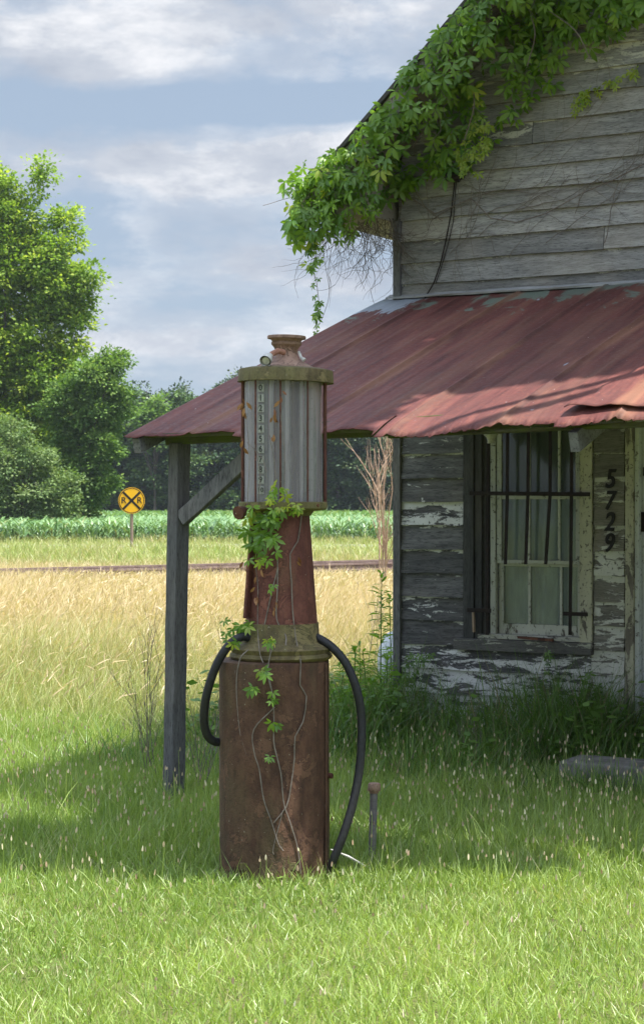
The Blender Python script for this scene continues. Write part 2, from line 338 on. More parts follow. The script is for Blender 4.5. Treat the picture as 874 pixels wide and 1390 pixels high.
class MB:
    """collects geometry for ONE mesh"""
    def __init__(s): s.v = []; s.f = []; s.a = []
    def add(s, vs, fs, a=(0.5, 0.5, 0.5)):
        b = len(s.v); s.v += [tuple(v) for v in vs]; s.f += [tuple(i + b for i in f) for f in fs]
        s.a += [a] * len(vs) if not isinstance(a, list) else a
    def box(s, x0, x1, y0, y1, z0, z1, a=None):
        if a is None: a = (random.random(), random.random(), random.random())
        s.add([(x0, y0, z0), (x1, y0, z0), (x1, y1, z0), (x0, y1, z0), (x0, y0, z1), (x1, y0, z1), (x1, y1, z1), (x0, y1, z1)],
              [(0, 3, 2, 1), (4, 5, 6, 7), (0, 1, 5, 4), (1, 2, 6, 5), (2, 3, 7, 6), (3, 0, 4, 7)], a)
    def beam(s, p, q, w_, h_, up=(0, 0, 1), taper=1.0, a=None, nseg=1, jit=0.0):
        p, q = Vector(p), Vector(q); d = (q - p).normalized(); sx = d.cross(Vector(up)).normalized(); u = sx.cross(d).normalized()
        if a is None: a = (random.random(), random.random() * .5, random.random())
        vs = []; fs = []
        for i in range(nseg + 1):
            k = i / nseg; c = p.lerp(q, k); tt = 1 + (taper - 1) * k
            for (i1, i2) in ((-1, -1), (1, -1), (1, 1), (-1, 1)):
                j = Vector([random.uniform(-jit, jit) for _ in range(3)])
                vs.append(c + sx * i1 * w_ / 2 * tt + u * i2 * h_ / 2 * tt + j)
        for i in range(nseg):
            b = i * 4
            for k in range(4): fs.append((b + k, b + (k + 1) % 4, b + 4 + (k + 1) % 4, b + 4 + k))
        fs.append((3, 2, 1, 0)); b = nseg * 4; fs.append((b, b + 1, b + 2, b + 3))
        s.add(vs, fs, a)
    def tube(s, pts, r, n=8, a=None, cap=True):
        pts = [Vector(p) for p in pts]; rr = r if isinstance(r, (list, tuple)) else [r] * len(pts)
        if a is None: a = (random.random(), .5, random.random())
        vs = []; fs = []; prev = None
        for i, p in enumerate(pts):
            d = (pts[min(i + 1, len(pts) - 1)] - pts[max(i - 1, 0)])
            d = d.normalized() if d.length > 1e-9 else Vector((0, 0, 1))
            if prev is None:
                ax = Vector((1, 0, 0)) if abs(d.x) < .8 else Vector((0, 1, 0)); e1 = d.cross(ax).normalized()
            else:
                e1 = (prev - d * prev.dot(d)); e1 = e1.normalized() if e1.length > 1e-6 else d.orthogonal().normalized()
            prev = e1; e2 = d.cross(e1)
            for k in range(n):
                an = 2 * math.pi * k / n; vs.append(p + (e1 * math.cos(an) + e2 * math.sin(an)) * rr[i])
        for i in range(len(pts) - 1):
            for k in range(n):
                fs.append((i * n + k, i * n + (k + 1) % n, (i + 1) * n + (k + 1) % n, (i + 1) * n + k))
        if cap and n > 3:
            fs.append(tuple(range(n - 1, -1, -1))); fs.append(tuple((len(pts) - 1) * n + k for k in range(n)))
        s.add(vs, fs, a)
    def lathe(s, prof, n=48, c=(0, 0), a=(0.5, .5, .5), dent=0.0):
        vs = []; fs = []
        for (r, z) in prof:
            for k in range(n):
                an = 2 * math.pi * k / n
                q = r * (1 + dent * math.sin(3 * an + z * 4) * .5 + dent * math.sin(5 * an + z * 9) * .35)
                vs.append((c[0] + q * math.cos(an), c[1] + q * math.sin(an), z))
        for i in range(len(prof) - 1):
            for k in range(n):
                fs.append((i * n + k, i * n + (k + 1) % n, (i + 1) * n + (k + 1) % n, (i + 1) * n + k))
        if prof[0][0] > 1e-4: fs.append(tuple(range(n - 1, -1, -1)))
        if prof[-1][0] > 1e-4: fs.append(tuple((len(prof) - 1) * n + k for k in range(n)))
        s.add(vs, fs, a)
    def build(s, name, mat, parent=None, smooth=None, bevel=0.0):
        me = bpy.data.meshes.new(name); me.from_pydata(s.v, [], s.f)
        ca = me.color_attributes.new('tint', 'FLOAT_COLOR', 'POINT')
        arr = np.ones((len(s.v), 4), dtype=np.float32); arr[:, :3] = np.array(s.a, dtype=np.float32)
        ca.data.foreach_set('color', arr.ravel())
        me.materials.append(mat); me.update()
        o = bpy.data.objects.new(name, me); link(o, parent)
        if smooth is not None:
            me.shade_smooth(); 
            bm = bmesh.new(); bm.from_mesh(me)
            for e in bm.edges:
                if len(e.link_faces) == 2 and e.calc_face_angle(0) > R(smooth): e.smooth = False
            bm.to_mesh(me); bm.free()
        if bevel > 0:
            b = o.modifiers.new('bevel', 'BEVEL'); b.width = bevel; b.segments = 2; b.limit_method = 'ANGLE'
        return o

def np_mesh(name, V, Fq, A, mat, parent=None, smooth=False):
    me = bpy.data.meshes.new(name); nv = len(V); nf = len(Fq); k = Fq.shape[1]
    me.vertices.add(nv); me.vertices.foreach_set('co', V.astype(np.float32).ravel())
    me.loops.add(nf * k); me.loops.foreach_set('vertex_index', Fq.astype(np.int32).ravel())
    me.polygons.add(nf); me.polygons.foreach_set('loop_start', np.arange(0, nf * k, k, dtype=np.int32))
    me.update(calc_edges=True)
    ca = me.color_attributes.new('tint', 'FLOAT_COLOR', 'POINT')
    arr = np.ones((nv, 4), dtype=np.float32); arr[:, :3] = A; ca.data.foreach_set('color', arr.ravel())
    me.materials.append(mat)
    if smooth: me.shade_smooth()
    o = bpy.data.objects.new(name, me); link(o, parent); return o

def norm(a): return a / np.maximum(np.linalg.norm(a, axis=1, keepdims=True), 1e-9)
def frames(d, n, sc, ws=None):
    """columns: x width, y length (d), z normal"""
    d = norm(d); x = norm(np.cross(d, n)); z = np.cross(x, d)
    sc = np.asarray(sc); ws = sc if ws is None else np.asarray(ws)
    return np.stack([x * ws[:, None], d * sc[:, None], z * sc[:, None]], axis=2)
def bake(tv, tf, mats, pos, at3):
    """bake N copies of a template; at3 (N,3): tint r, (ignored), tint b; g takes template height"""
    N = len(pos); k = len(tv)
    V = np.einsum('nij,kj->nki', mats, tv) + pos[:, None, :]
    Fq = (tf[None] + (np.arange(N) * k)[:, None, None]).reshape(-1, tf.shape[1])
    A = np.repeat(at3[:, None, :], k, axis=1).copy(); A[:, :, 1] = tv[None, :, 1]
    return V.reshape(-1, 3), Fq, A.reshape(-1, 3)
def join(parts):
    V = []; Fs = []; A = []; b = 0
    for v, f, a in parts:
        V.append(v); Fs.append(f + b); A.append(a); b += len(v)
    return np.concatenate(V), np.concatenate(Fs), np.concatenate(A)
def strip_template(ts, ws, bend=0.0, fold=0.0, power=2.0):
    """a strip of rows (L,R) or (L,M,R) with fold"""
    vs = []; fs = []
    if fold:
        for tt, w_ in zip(ts, ws):
            zb = bend * tt ** power
            vs += [(-w_, tt, zb + fold * w_), (0, tt, zb), (w_, tt, zb + fold * w_)]
        for i in range(len(ts) - 1):
            for k in range(2): fs.append((i * 3 + k, i * 3 + k + 1, i * 3 + k + 4, i * 3 + k + 3))
    else:
        for tt, w_ in zip(ts, ws):
            zb = bend * tt ** power; vs += [(-w_, tt, zb), (w_, tt, zb)]
        for i in range(len(ts) - 1): fs.append((i * 2, i * 2 + 1, i * 2 + 3, i * 2 + 2))
    return np.array(vs, dtype=float), np.array(fs)
BL = [strip_template([0, .55, 1], [.5, .42, .03], b) for b in (.08, .25, .45, .7)]
BL3 = [strip_template([0, .4, .75, 1], [.5, .45, .3, .03], b, power=2.4) for b in (.1, .35, .6, .9)]
LEAFLET = strip_template([.10, .36, .68, 1], [.008, .14, .165, .008], -.28, .28)
SIMPLE = strip_template([0, .45, 1], [.12, .38, .04], -.15)

def blades(P, h, wd, lean, templates, at3, out):
    """stand blades at P; lean (N,2) horizontal lean vector"""
    N = len(P); idx = rng.integers(0, len(templates), N)
    d = np.zeros((N, 3)); d[:, :2] = lean; d[:, 2] = 1
    az = rng.uniform(0, 2 * np.pi, N); hn = np.stack([np.cos(az), np.sin(az), np.zeros(N)], 1)
    for i, (tv, tf) in enumerate(templates):
        k = idx == i
        if not k.any(): continue
        mt = frames(d[k], hn[k], h[k], wd[k]); out.append(bake(tv, tf, mt, P[k], at3[k]))
def vnoise(x, y, s, seed=0):
    """cheap smooth value noise 0..1"""
    r = np.random.default_rng(seed); G = r.random((64, 64))
    u = x / s; v = y / s; iu = np.floor(u).astype(int); iv = np.floor(v).astype(int); fu = u - iu; fv = v - iv
    fu = fu * fu * (3 - 2 * fu); fv = fv * fv * (3 - 2 * fv)
    g = lambda a, b: G[a % 64, b % 64]
    return (g(iu, iv) * (1 - fu) + g(iu + 1, iv) * fu) * (1 - fv) + (g(iu, iv + 1) * (1 - fu) + g(iu + 1, iv + 1) * fu) * fv

# ------------------------------------------------------------------ ground, road
mb = MB(); 
GX = [-900, -60, -8, 8, 60, 900]; GY = [-60, 3, 12, 45, 80, 160, 1500]
vs_ = [(x, y, 0) for y in GY for x in GX]; nx = len(GX)
mb.add(vs_, [(j * nx + i, j * nx + i + 1, (j + 1) * nx + i + 1, (j + 1) * nx + i) for j in range(len(GY) - 1) for i in range(nx - 1)])
tag(mb.build('ground', M['ground']), kind='structure')
mb = MB(); mb.add([(-200, 64.5, .03), (200, 68.5, .03), (200, 73.0, .03), (-200, 69.0, .03)], [(0, 1, 2, 3)])
tag(mb.build('road', M['asphalt']), kind='structure')

# ------------------------------------------------------------------ house frame
SX, SY = 0.869, -0.494
HA = math.atan2(SY, SX)
house = empty('wooden_store', (0.509, 12.3, 0), HA)
tag(house, 'weathered clapboard store with a rusted red porch roof and barred window', 'building')
def Wd(s, n, z):   # local -> world
    c, s_ = math.cos(HA), math.sin(HA); x, y = s, -n
    return np.array([0.509 + x * c - y * s_, 12.3 + x * s_ + y * c, z])
def Sof(px, n=0.0):  # local s of a pixel column on plane n
    k = (px - CX) / F; c, s_ = math.cos(HA), math.sin(HA)
    x0 = 0.509 + n * s_; y0 = 12.3 - n * c
    return (k * y0 - x0) / (c - k * s_)
def Zof(px, py, n=0.0):
    s = Sof(px, n); d = Wd(s, n, 0)[1]; return EYE - (py - HY) / F * d
HW = 6.4; HL = 8.0; PITCH = .93; RZ0 = 4.137   # roof top height over s=0
def roofz(s): return RZ0 + PITCH * (s if s < HW / 2 else HW - s)

# --- siding: lapped boards
def board(mb, s0, s1, z0, z1, rag=0.0, a=None, slope0=None):
    if a is None: a = (random.random(), 0, random.random() ** 1.6)
    bt = -.029 + random.uniform(-.003, .003); tp = -.004
    n = max(2, int((s1 - s0) / .22)); vs = []; fs = []
    ph = random.random() * 9; wob = lambda x: .0035 * math.sin(x * 4 + ph) + .0018 * math.sin(x * 17 + ph * 2)
    zz1 = z1 + .012
    for i in range(n + 1):
        s = s0 + (s1 - s0) * i / n
        c = wob(s); ch = random.uniform(-.0015, .0015)
        sl0 = s; sl1 = s
        if slope0 and i == 0: sl1 = s + slope0
        if slope0 and i == n and slope0 < 0: pass
        vs += [(sl0, bt + c * .6, z0 + c + ch), (sl1, tp, zz1), (sl0, 0.01, z0 + c + ch), (sl1, 0.01, zz1)]
    for i in range(n):
        b = i * 4
        fs += [(b, b + 4, b + 5, b + 1), (b, b + 2, b + 6, b + 4), (b + 1, b + 5, b + 7, b + 3)]
    fs += [(0, 1, 3, 2), (n * 4, n * 4 + 2, n * 4 + 3, n * 4 + 1)]
    av = []
    for i in range(n + 1): av += [(a[0], 0, a[2]), (a[0], 1, a[2]), (a[0], 0, a[2]), (a[0], 1, a[2])]
    mb.add(vs, fs, av)
sWL, sWR = Sof(630), Sof(807); sDL = Sof(850)
sill_b, sill_t = .668, .775; WTOP = 2.25; DB = .27; DT = 2.22
low = MB(); num = MB()
z = .06; LH = .158
while z < 2.75:
    z1 = min(z + LH, 2.80)
    if z1 <= sill_b + .03: 
        sp_ = 1.38
        board(low, .035, sp_, z, z1); board(low if z < .4 else num, sp_ + .003, sDL - .01 if z1 > DB else 2.6, z + .004, z1)
        if z1 <= DB + .05: board(low, 2.603, HW - .03, z, z1)
        else: board(low, 2.62, HW - .03, z, z1)
    elif z < WTOP - .02:
        board(low, .035, sWL, z, z1); board(num, sWR, sDL - .01, z + random.uniform(-.006, .006), z1)
        if z < DT: board(low, 2.62, HW - .03, z, z1)
        else: board(low, sDL - .007, HW - .03, z, z1)
    else:
        board(low, .035, HW - .03, z, z1)
    z = z1
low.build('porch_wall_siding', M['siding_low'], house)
num.build('narrow_wall_siding', M['siding_num'], house)
up = MB(); z = 2.805; UH = .143
while z < roofz(HW / 2) - .3:
    z1 = z + UH
    sl = max(.035, (z - (RZ0 - .16)) / PITCH); sr = HW - sl
    if sr - sl > .3:
        j = sl + random.uniform(.8, 3.5)
        if j < sr - .5 and sl < 1:
            a = (random.random(), random.random() ** 2, random.random() ** 1.6)
            board(up, sl, j, z, z1, slope0=.0); board(up, j + .004, sr, z, z1)
        else: board(up, sl, sr, z, z1)
    z = z1
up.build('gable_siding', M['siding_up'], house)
# solid walls behind the boards (openings left for window and door)
wl = MB(); T = .12
def pan(s0, s1, z0, z1): wl.box(s0, s1, .012, T, z0, z1)
wS0, wS1 = Sof(650), Sof(790)
pan(.0, wS0, .04, 2.8); pan(wS0, wS1, .04, sill_b); pan(wS0, wS1, WTOP, 2.8); pan(wS1, sDL + .05, .04, 2.8)
pan(sDL + .05, 2.6, DT, 2.8); pan(sDL + .05, 2.6, .04, DB); pan(2.6, HW, .04, 2.8)
# gable triangle
def zin(s): return roofz(s) - .24
wl.add([(0, .012, 2.8), (HW, .012, 2.8), (HW, .012, zin(HW)), (HW / 2, .012, zin(HW / 2)), (0, .012, zin(0)),
        (0, T, 2.8), (HW, T, 2.8), (HW, T, zin(HW)), (HW / 2, T, zin(HW / 2)), (0, T, zin(0))],
       [(4, 3, 2, 1, 0), (5, 6, 7, 8, 9), (0, 1, 6, 5)])
wl.box(0.0, T, T, HL, .04, zin(0)); wl.box(HW - T, HW, T, HL, .04, zin(0)); 
wl.add([(0, HL, .04), (HW, HL, .04), (HW, HL, zin(HW)), (HW / 2, HL, zin(HW / 2)), (0, HL, zin(0))], [(0, 1, 2, 3, 4)])
wl.box(T, HW - T, T + .6, HL - .1, .2, .24)
wl.build('wall', M['siding_up'], house)
cbd = MB(); cbd.beam((.010, -.012, .08), (.010, -.012, 3.52), .052, .06, up=(0, 1, 0)); cbd.build('corner_board', M['post'], house)
for s in (.25, 2.2, 4.2, 6.1):
    fd = MB(); fd.box(s - .2, s + .2, .05, .45, -.1, .038); fd.build('foundation_pier', M['concrete'], house)

# --- gable roof
OH = .45; EO = .43
rf = MB()
def slopeplane(mb, sgn, t0, t1, y0, y1, s_e):
    ap = HW / 2
    def S(s): return s if sgn > 0 else HW - s
    vs = []
    for (s, top) in ((s_e, t0), (ap, t0), (ap, t1), (s_e, t1)):
        zz_ = RZ0 + PITCH * s - top
        vs += [(S(s), y0, zz_), (S(s), y1, zz_)]
    mb.add(vs, [(0, 2, 3, 1), (2, 4, 5, 3), (4, 6, 7, 5), (6, 0, 1, 7), (0, 6, 4, 2), (1, 3, 5, 7)], (.3, .2, .1))
for sg in (1, -1): slopeplane(rf, sg, 0, .035, -OH - .03, HL + .4, -EO - .03)
rf.build('gable_roof', M['shingle'], house)
sf = MB()
for sg in (1, -1): slopeplane(sf, sg, .045, .075, -OH, HL + .3, -EO)
sf.build('soffit_boards', M['soffit'], house)
bb = MB()
for sg in (1, -1):
    slopeplane(bb, sg, .04, .215, -OH - .002, -OH + .025, -EO)
    slopeplane(bb, sg, .08, .20, .012 - .05, .012 - .025, 0.02)
bb.build('barge_board', M['soffit'], house)
eb = MB()
for sg in (1, -1):
    x0, x1 = (-EO, -.03) if sg > 0 else (HW + .03, HW + EO)
    zt = RZ0 - PITCH * EO - .09
    eb.add([(x0, -OH + .03, 3.52), (x1, -OH + .03, 3.52), (x1, HL + .2, 3.52), (x0, HL + .2, 3.52),
            (x0, -OH + .03, zt), (x1, -OH + .03, zt + (PITCH * (x1 - x0) if sg > 0 else 0)), (x1, HL + .2, zt + (PITCH * (x1 - x0) if sg > 0 else 0)), (x0, HL + .2, zt if sg > 0 else zt + PITCH * (x1 - x0))],
           [(0, 3, 2, 1), (0, 1, 5, 4), (3, 0, 4, 7), (1, 2, 6, 5)])
eb.build('boxed_eave', M['soffit'], house)

# --- porch roof: crimped tin sheets
PD = 2.93; LIFT = lambda s: .060 * max(0, min(s, 3.5) - 1.5) + .006 * math.sin(s * 6)
def pz(s, n):
    base = 3.0 - 1.02 * (n / PD) ** 1.06
    sag = -.018 * math.sin(n / PD * math.pi) * (1 + .5 * math.sin(s * 1.7))
    return base + sag + LIFT(s) * (n / PD) + .010 * math.sin(s * 9 + n * 1.2) * (n / PD)
def crimp(s):
    q = ((s + .012 * math.sin(s * 7)) / .20) % 1.0
    v = max(0.0, 1 - abs(q - .5) / .14)
    seam = (s / .60) % 1.0; v2 = max(0.0, 1 - abs(seam - .5) / .04)
    return .0050 * v + .010 * v2
tin = MB(); ns, nn_ = 520, 46; sA, sB = -.10, HW + .15
vs = []; fs = []
edge_r = np.random.default_rng(3).random(ns + 1)
for j in range(nn_ + 1):
    for i in range(ns + 1):
        s = sA + (sB - sA) * i / ns
        sh = int(s / .60 + 5)
        nend = PD + .03 * math.sin(sh * 2.3) + .012 * (edge_r[i] - .5)
        if s > 1.42: nend += .045 + .008 * math.sin(s * 11) + .014 * (edge_r[i] - .5)
        n = .0 + nend * (j / nn_)
        ss = s - .04 * (n / PD)
        zv = pz(ss, n) + crimp(s)
        if s > 1.42 and n > PD - .10: zv -= (n - PD + .10) * (.20 + .06 * math.sin(s * 8)) + .003 * math.sin(s * 23)
        if s > 1.42: zv += .012
        vs.append((ss, -n, zv))
for j in range(nn_):
    for i in range(ns):
        if abs((sA + (sB - sA) * i / ns) - 1.42) < .006 and j > nn_ - 5: continue
        b = j * (ns + 1) + i; fs.append((b, b + ns + 1, b + ns + 2, b + 1))
tin.add(vs, fs)
po = tin.build('porch_roof', M['tin'], house, smooth=38)
sm = po.modifiers.new('thick', 'SOLIDIFY'); sm.thickness = .003; sm.offset = 1
# loose torn sheet curling up near the right edge of the view
ls = MB(); vs = []; fs = []
sa = Sof(838, 2.5); 
for j in range(13):
    for i in range(41):
        s = sa + (1.3) * i / 40; n = 2.30 + .62 * j / 12
        lift = .028 + .05 * (1 - j / 12) ** 2 * min(1, i / 6)
        vs.append((s - (j / 12) * .10 + .02 * math.sin(j), -n, pz(s, n) + crimp(s) + lift + .006 * math.sin(i * .9)))
for j in range(12):
    for i in range(40):
        b = j * 41 + i; fs.append((b, b + 41, b + 42, b + 1))
ls.add(vs, fs); lo = ls.build('loose_roof_sheet', M['tin'], house, smooth=40); sm = lo.modifiers.new('thick', 'SOLIDIFY'); sm.thickness = .003
# flashing strip at the wall
fl = MB(); fl.beam((-.06, -.03, 3.015), (HW, -.03, 3.015), .07, .012, up=(0, -.4, 1), nseg=30, jit=.003); fl.build('flashing', M['sign_back'], house)

# posts, beam, rafters, brace
pTop = at(244, 602, 9.93); pBot = at(235, 1092, 9.93)
def loc_(p):
    x, y = p[0] - .509, p[1] - 12.3; c, s_ = math.cos(-HA), math.sin(-HA); return Vector((x * c - y * s_, x * s_ + y * c, p[2]))
BN = -loc_(pTop).y
pt = MB(); pt.beam(loc_(pBot) - Vector((0, 0, .1)), loc_(pTop), .088, .088, up=(.35, 1, 0), nseg=14, jit=.0022); pt.build('porch_post', M['post'], house, bevel=.006)
bm_ = MB()
bz = lambda s: EYE + .318 + (.018 * max(0, s - .2) if s < 1.4 else .0216 + .045 * (s - 1.4))
for (a0, a1) in ((-.02, 1.36), (1.363, 4.2), (4.203, HW)):
    bm_.beam((a0, -BN, bz(a0) + .045), (a1, -BN - .01, bz(a1) + .045), .05, .09, nseg=8, jit=.003)
bm_.build('porch_beam', M['beam'], house, bevel=.004)
for k, px in enumerate((186, 778)):
    nE = PD - .03 if k == 0 else PD + .02
    s0 = Sof(px, nE); rm = MB()
    hgt = .075
    p0 = Vector((s0, -nE, pz(s0, nE) - (.055 if k == 0 else .125))); p1 = Vector((s0 + .03, -.1, pz(s0, .1) - .05))
    rm.beam(p0, p1, .045, .085 if k == 0 else .10, nseg=6, jit=.002)
    rm.build('porch_rafter', M['rafter'], house, bevel=.003)
for s0 in (1.35, 3.4, 4.6, 5.8):
    rm = MB(); rm.beam((s0, -BN + .05, pz(s0, BN) - .06), (s0, -.1, pz(s0, .1) - .05), .045, .08); rm.build('porch_rafter', M['rafter'], house)
br = MB(); bs = loc_(at(252, 700, 9.88)); be = loc_(at(326, 622, 9.62)); be.y = bs.y
dirb = (be - bs).normalized()
br.beam(bs - dirb * .03, be + dirb * .12, .05, .085, up=(0, 1, 0) if False else (0, 0, 1), nseg=5, jit=.002); br.build('porch_brace', M['post'], house, bevel=.004)
# lath nailers visible at eave
nl = MB(); nl.beam((-.05, -PD + .09, pz(0, PD - .09) - .016), (1.4, -PD + .09, pz(1.4, PD - .09) - .016), .06, .02, nseg=6, jit=.002)
nl.beam((1.43, -PD + .06, pz(1.43, PD) - .014), (HW, -PD + .06, pz(HW, PD) - .02), .05, .02, nseg=20, jit=.004)
nl.build('eave_batten', M['beam'], house)

# --- window
def vbar(mb, px0, px1, py0, py1, n0, n1, a=None):
    s0, s1 = Sof(px0), Sof(px1); zt = Zof((px0 + px1) / 2, py0); zb = Zof((px0 + px1) / 2, py1)
    mb.box(s0, s1, -n1, -n0, zb, zt, a)
win = MB()
vbar(win, 631, 645, 560, 872, .0, .034); win_o = win.build('window', M['trim_dark'], house, bevel=.003)
win_o['label'] = 'barred sash window with flaking cream casing'
q = MB(); vbar(q, 646, 655, 560, 866, -.02, .022); q.box(Sof(655), Sof(661), .0, .05, sill_t, WTOP); q.build('left_casing', M['trim_dark'], win_o, bevel=.002)
q = MB(); vbar(q, 664, 671, 560, 862, -.06, -.012); q.build('window_stile', M['sash'], win_o, bevel=.002)
q = MB(); vbar(q, 788, 805, 560, 872, .0, .03); q.build('right_casing', M['trim_cream'], win_o, bevel=.003)
q = MB(); q.box(Sof(672), Sof(788) - .002, -.03, .0, WTOP - .09, WTOP); q.build('head_casing', M['trim_cream'], win_o)
q = MB(); q.box(Sof(620), Sof(806), -.060, .03, sill_b, sill_b + .075); q.box(Sof(650), Sof(790), -.03, .05, sill_b + .078, sill_t + .002); q.build('sill', M['trim_sill'], win_o, bevel=.004)
zm, zr = Zof(714, 763), Zof(714, 675); zb_ = Zof(714, 848)
gs0, gs1 = Sof(673), Sof(786)
# upper sash sits outside, lower sash behind
q = MB(); y0 = .012
q.box(gs0, gs0 + .032, y0, y0 + .03, zm - .012, WTOP - .09); q.box(gs1 - .032, gs1, y0, y0 + .03, zm - .012, WTOP - .09)
q.box(gs0 + .0321, gs1 - .0321, y0, y0 + .03, zm - .012, zm + .012); q.box(gs0 + .0321, gs1 - .0321, y0 + .002, y0 + .026, zr - .013, zr + .013)
for px in (716, 757): s = Sof(px); q.box(s - .009, s + .009, y0 + .003, y0 + .024, zm + .012, WTOP - .09)
q.build('upper_sash', M['sash'], win_o, bevel=.002)
q = MB(); y0 = .045
q.box(gs0, gs0 + .032, y0, y0 + .03, sill_t, zm); q.box(gs1 - .032, gs1, y0, y0 + .03, sill_t, zm)
q.box(gs0 + .0321, gs1 - .0321, y0 - .001, y0 + .03, sill_t + .002, zb_); q.box(gs0 + .0321, gs1 - .0321, y0, y0 + .028, zm - .03, zm - .004)
for px in (714, 757): s = Sof(px); q.box(s - .009, s + .009, y0 + .003, y0 + .024, zb_, zm - .03)
q.build('lower_sash', M['sash'], win_o, bevel=.002)
q = MB(); q.box(gs0, gs1, .024, .027, zm, WTOP - .08); q.box(gs0, gs1, .058, .061, sill_t, zm); q.build('glass', M['win_glass'], win_o)
q = MB(); vs = []; fs = []; NC = 90
for i in range(NC + 1):
    s = gs0 - .05 + (gs1 - gs0 + .1) * i / NC; yy = .088 + .009 * math.sin(i * .55 + math.sin(i * .17) * 2)
    vs += [(s, yy, sill_t - .02), (s, yy + .01, 1.69)]
for i in range(NC): fs.append((i * 2, i * 2 + 2, i * 2 + 3, i * 2 + 1))
q.add(vs, fs); q.build('curtain', M['curtain'], win_o, smooth=60)
q = MB(); q.box(gs0 - .05, gs1 + .05, .15, .155, 1.6, WTOP + .02); q.build('blind', mk_simple('green_blind', (0.10, 0.12, 0.08), (0.17, 0.19, 0.13), 4, stretch=(1, 1, .3)), win_o)
# iron bars, one part with each bar
def pxbar(mb, pts, w_, n=.055):
    p3 = [(Sof(x, n), -n, Zof(x, y, n)) for x, y in pts]
    for a_, b_ in zip(p3[:-1], p3[1:]): mb.beam(a_, b_, w_, .008, up=(0, 1, 0) if False else (0, 1, 0))
for pts in ([(662, 570), (662, 620), (661, 700), (661, 862)], [(688.5, 570), (688, 672), (685.5, 766)], [(717, 570), (716, 672), (713, 766)], [(746.5, 570), (746, 672), (740, 766)], [(775.5, 570), (775, 672), (773, 862)]):
    q = MB(); nbar = .058
    p3 = [(Sof(x, nbar), -nbar, Zof(x, y, nbar)) for x, y in pts]
    for a_, b_ in zip(p3[:-1], p3[1:]): q.beam(a_, b_, .008, .020, up=(1, 0, 0), a=(.5, .2, .5))
    q.build('window_bar', M['iron'], house)
for (x0, y0_, x1, y1_, hh) in ((637, 669.5, 800, 671, .026), (634, 828, 666, 829, .026), (764, 833, 797, 834, .024)):
    q = MB(); n0 = .070
    q.beam((Sof(x0, n0), -n0, Zof(x0, y0_, n0)), (Sof(x1, n0), -n0, Zof(x1, y1_, n0)), .008, hh, a=(.5, .2, .5)); 
    q.build('bar_bracket', M['iron'], house)
q = MB(); n0 = .07; q.beam((Sof(703, n0), -n0, Zof(703, 865, n0)), (Sof(750, n0), -n0, Zof(750, 869, n0)), .03, .016); q.build('loose_iron_strip', M['rust_rod'], house)
q = MB(); n0 = .05; q.beam((Sof(642, n0), -n0, Zof(642, 830, n0)), (Sof(643, n0), -n0, Zof(643, 858, n0)), .012, .02, up=(0, 1, 0)); q.build('splintered_wood', M['deadwood'], house)

# --- door
dr = MB(); dr.box(sDL + .085, 2.52, .045, .085, DB + .03, DT - .05); do = dr.build('door', M['door'], house, bevel=.003)
for (a0, a1, b0, b1) in ((1.86, 2.10, .5, 1.1), (2.2, 2.44, .5, 1.1), (1.86, 2.10, 1.25, 2.0), (2.2, 2.44, 1.25, 2.0)):
    q = MB(); q.box(a0, a1, .035, .046, b0, b1); q.build('panel', M['door'], do, bevel=.004)
q = MB(); vbar(q, 867, 874, 695, 722, -.04, -.028); q.build('lock_plate', M['iron'], do)
q = MB(); vbar(q, 870, 874, 634, 646, -.04, -.03); q.build('hinge', M['iron'], do)
q = MB(); q.box(sDL, sDL + .055, -.03, .02, DB, DT + .02); q.box(2.55, 2.61, -.03, .02, DB, DT + .02); q.build('door_casing', M['trim_cream'], do, bevel=.003)
q = MB(); q.box(sDL + .057, sDL + .083, -.012, .05, DB + .002, DT); q.build('door_stop', M['door'], do, bevel=.002)
q = MB(); q.box(sDL - .0, 2.62, -.075, .05, DB - .045, DB - .003); q.box(sDL - .12, 2.66, -.05, -.022, DB - .12, DB - .05); q.build('threshold', M['trim_sill'], do, bevel=.004)

# --- house numbers 5 7 2 9
def text_mesh(ch, size, ext, shear=0.0):
    cu = bpy.data.curves.new('digit', 'FONT'); cu.body = ch; cu.size = size; cu.extrude = ext; cu.shear = shear
    cu.align_x = 'CENTER'; cu.align_y = 'CENTER'; cu.offset = size * .017 if size > .1 else size * .02
    o = bpy.data.objects.new('tmp', cu); col.objects.link(o); bpy.context.view_layer.update()
    dg = bpy.context.evaluated_depsgraph_get(); me = bpy.data.meshes.new_from_object(o.evaluated_get(dg))
    bpy.data.objects.remove(o); return me
for ch, px, py in (('5', 827, 651), ('7', 826, 680.5), ('2', 826, 709.5), ('9', 825, 738)):
    me = text_mesh(ch, .165, .006, .2); me.materials.clear(); me.materials.append(M['digit'])
    o = bpy.data.objects.new('house_number', me); link(o, house)
    o.location = (Sof(px, .03), -.030, Zof(px, py, .03)); o.rotation_euler = (R(90), 0, 0); o.scale = (.82, 1.0, 1)
    o['label'] = 'black metal digit %s' % ch
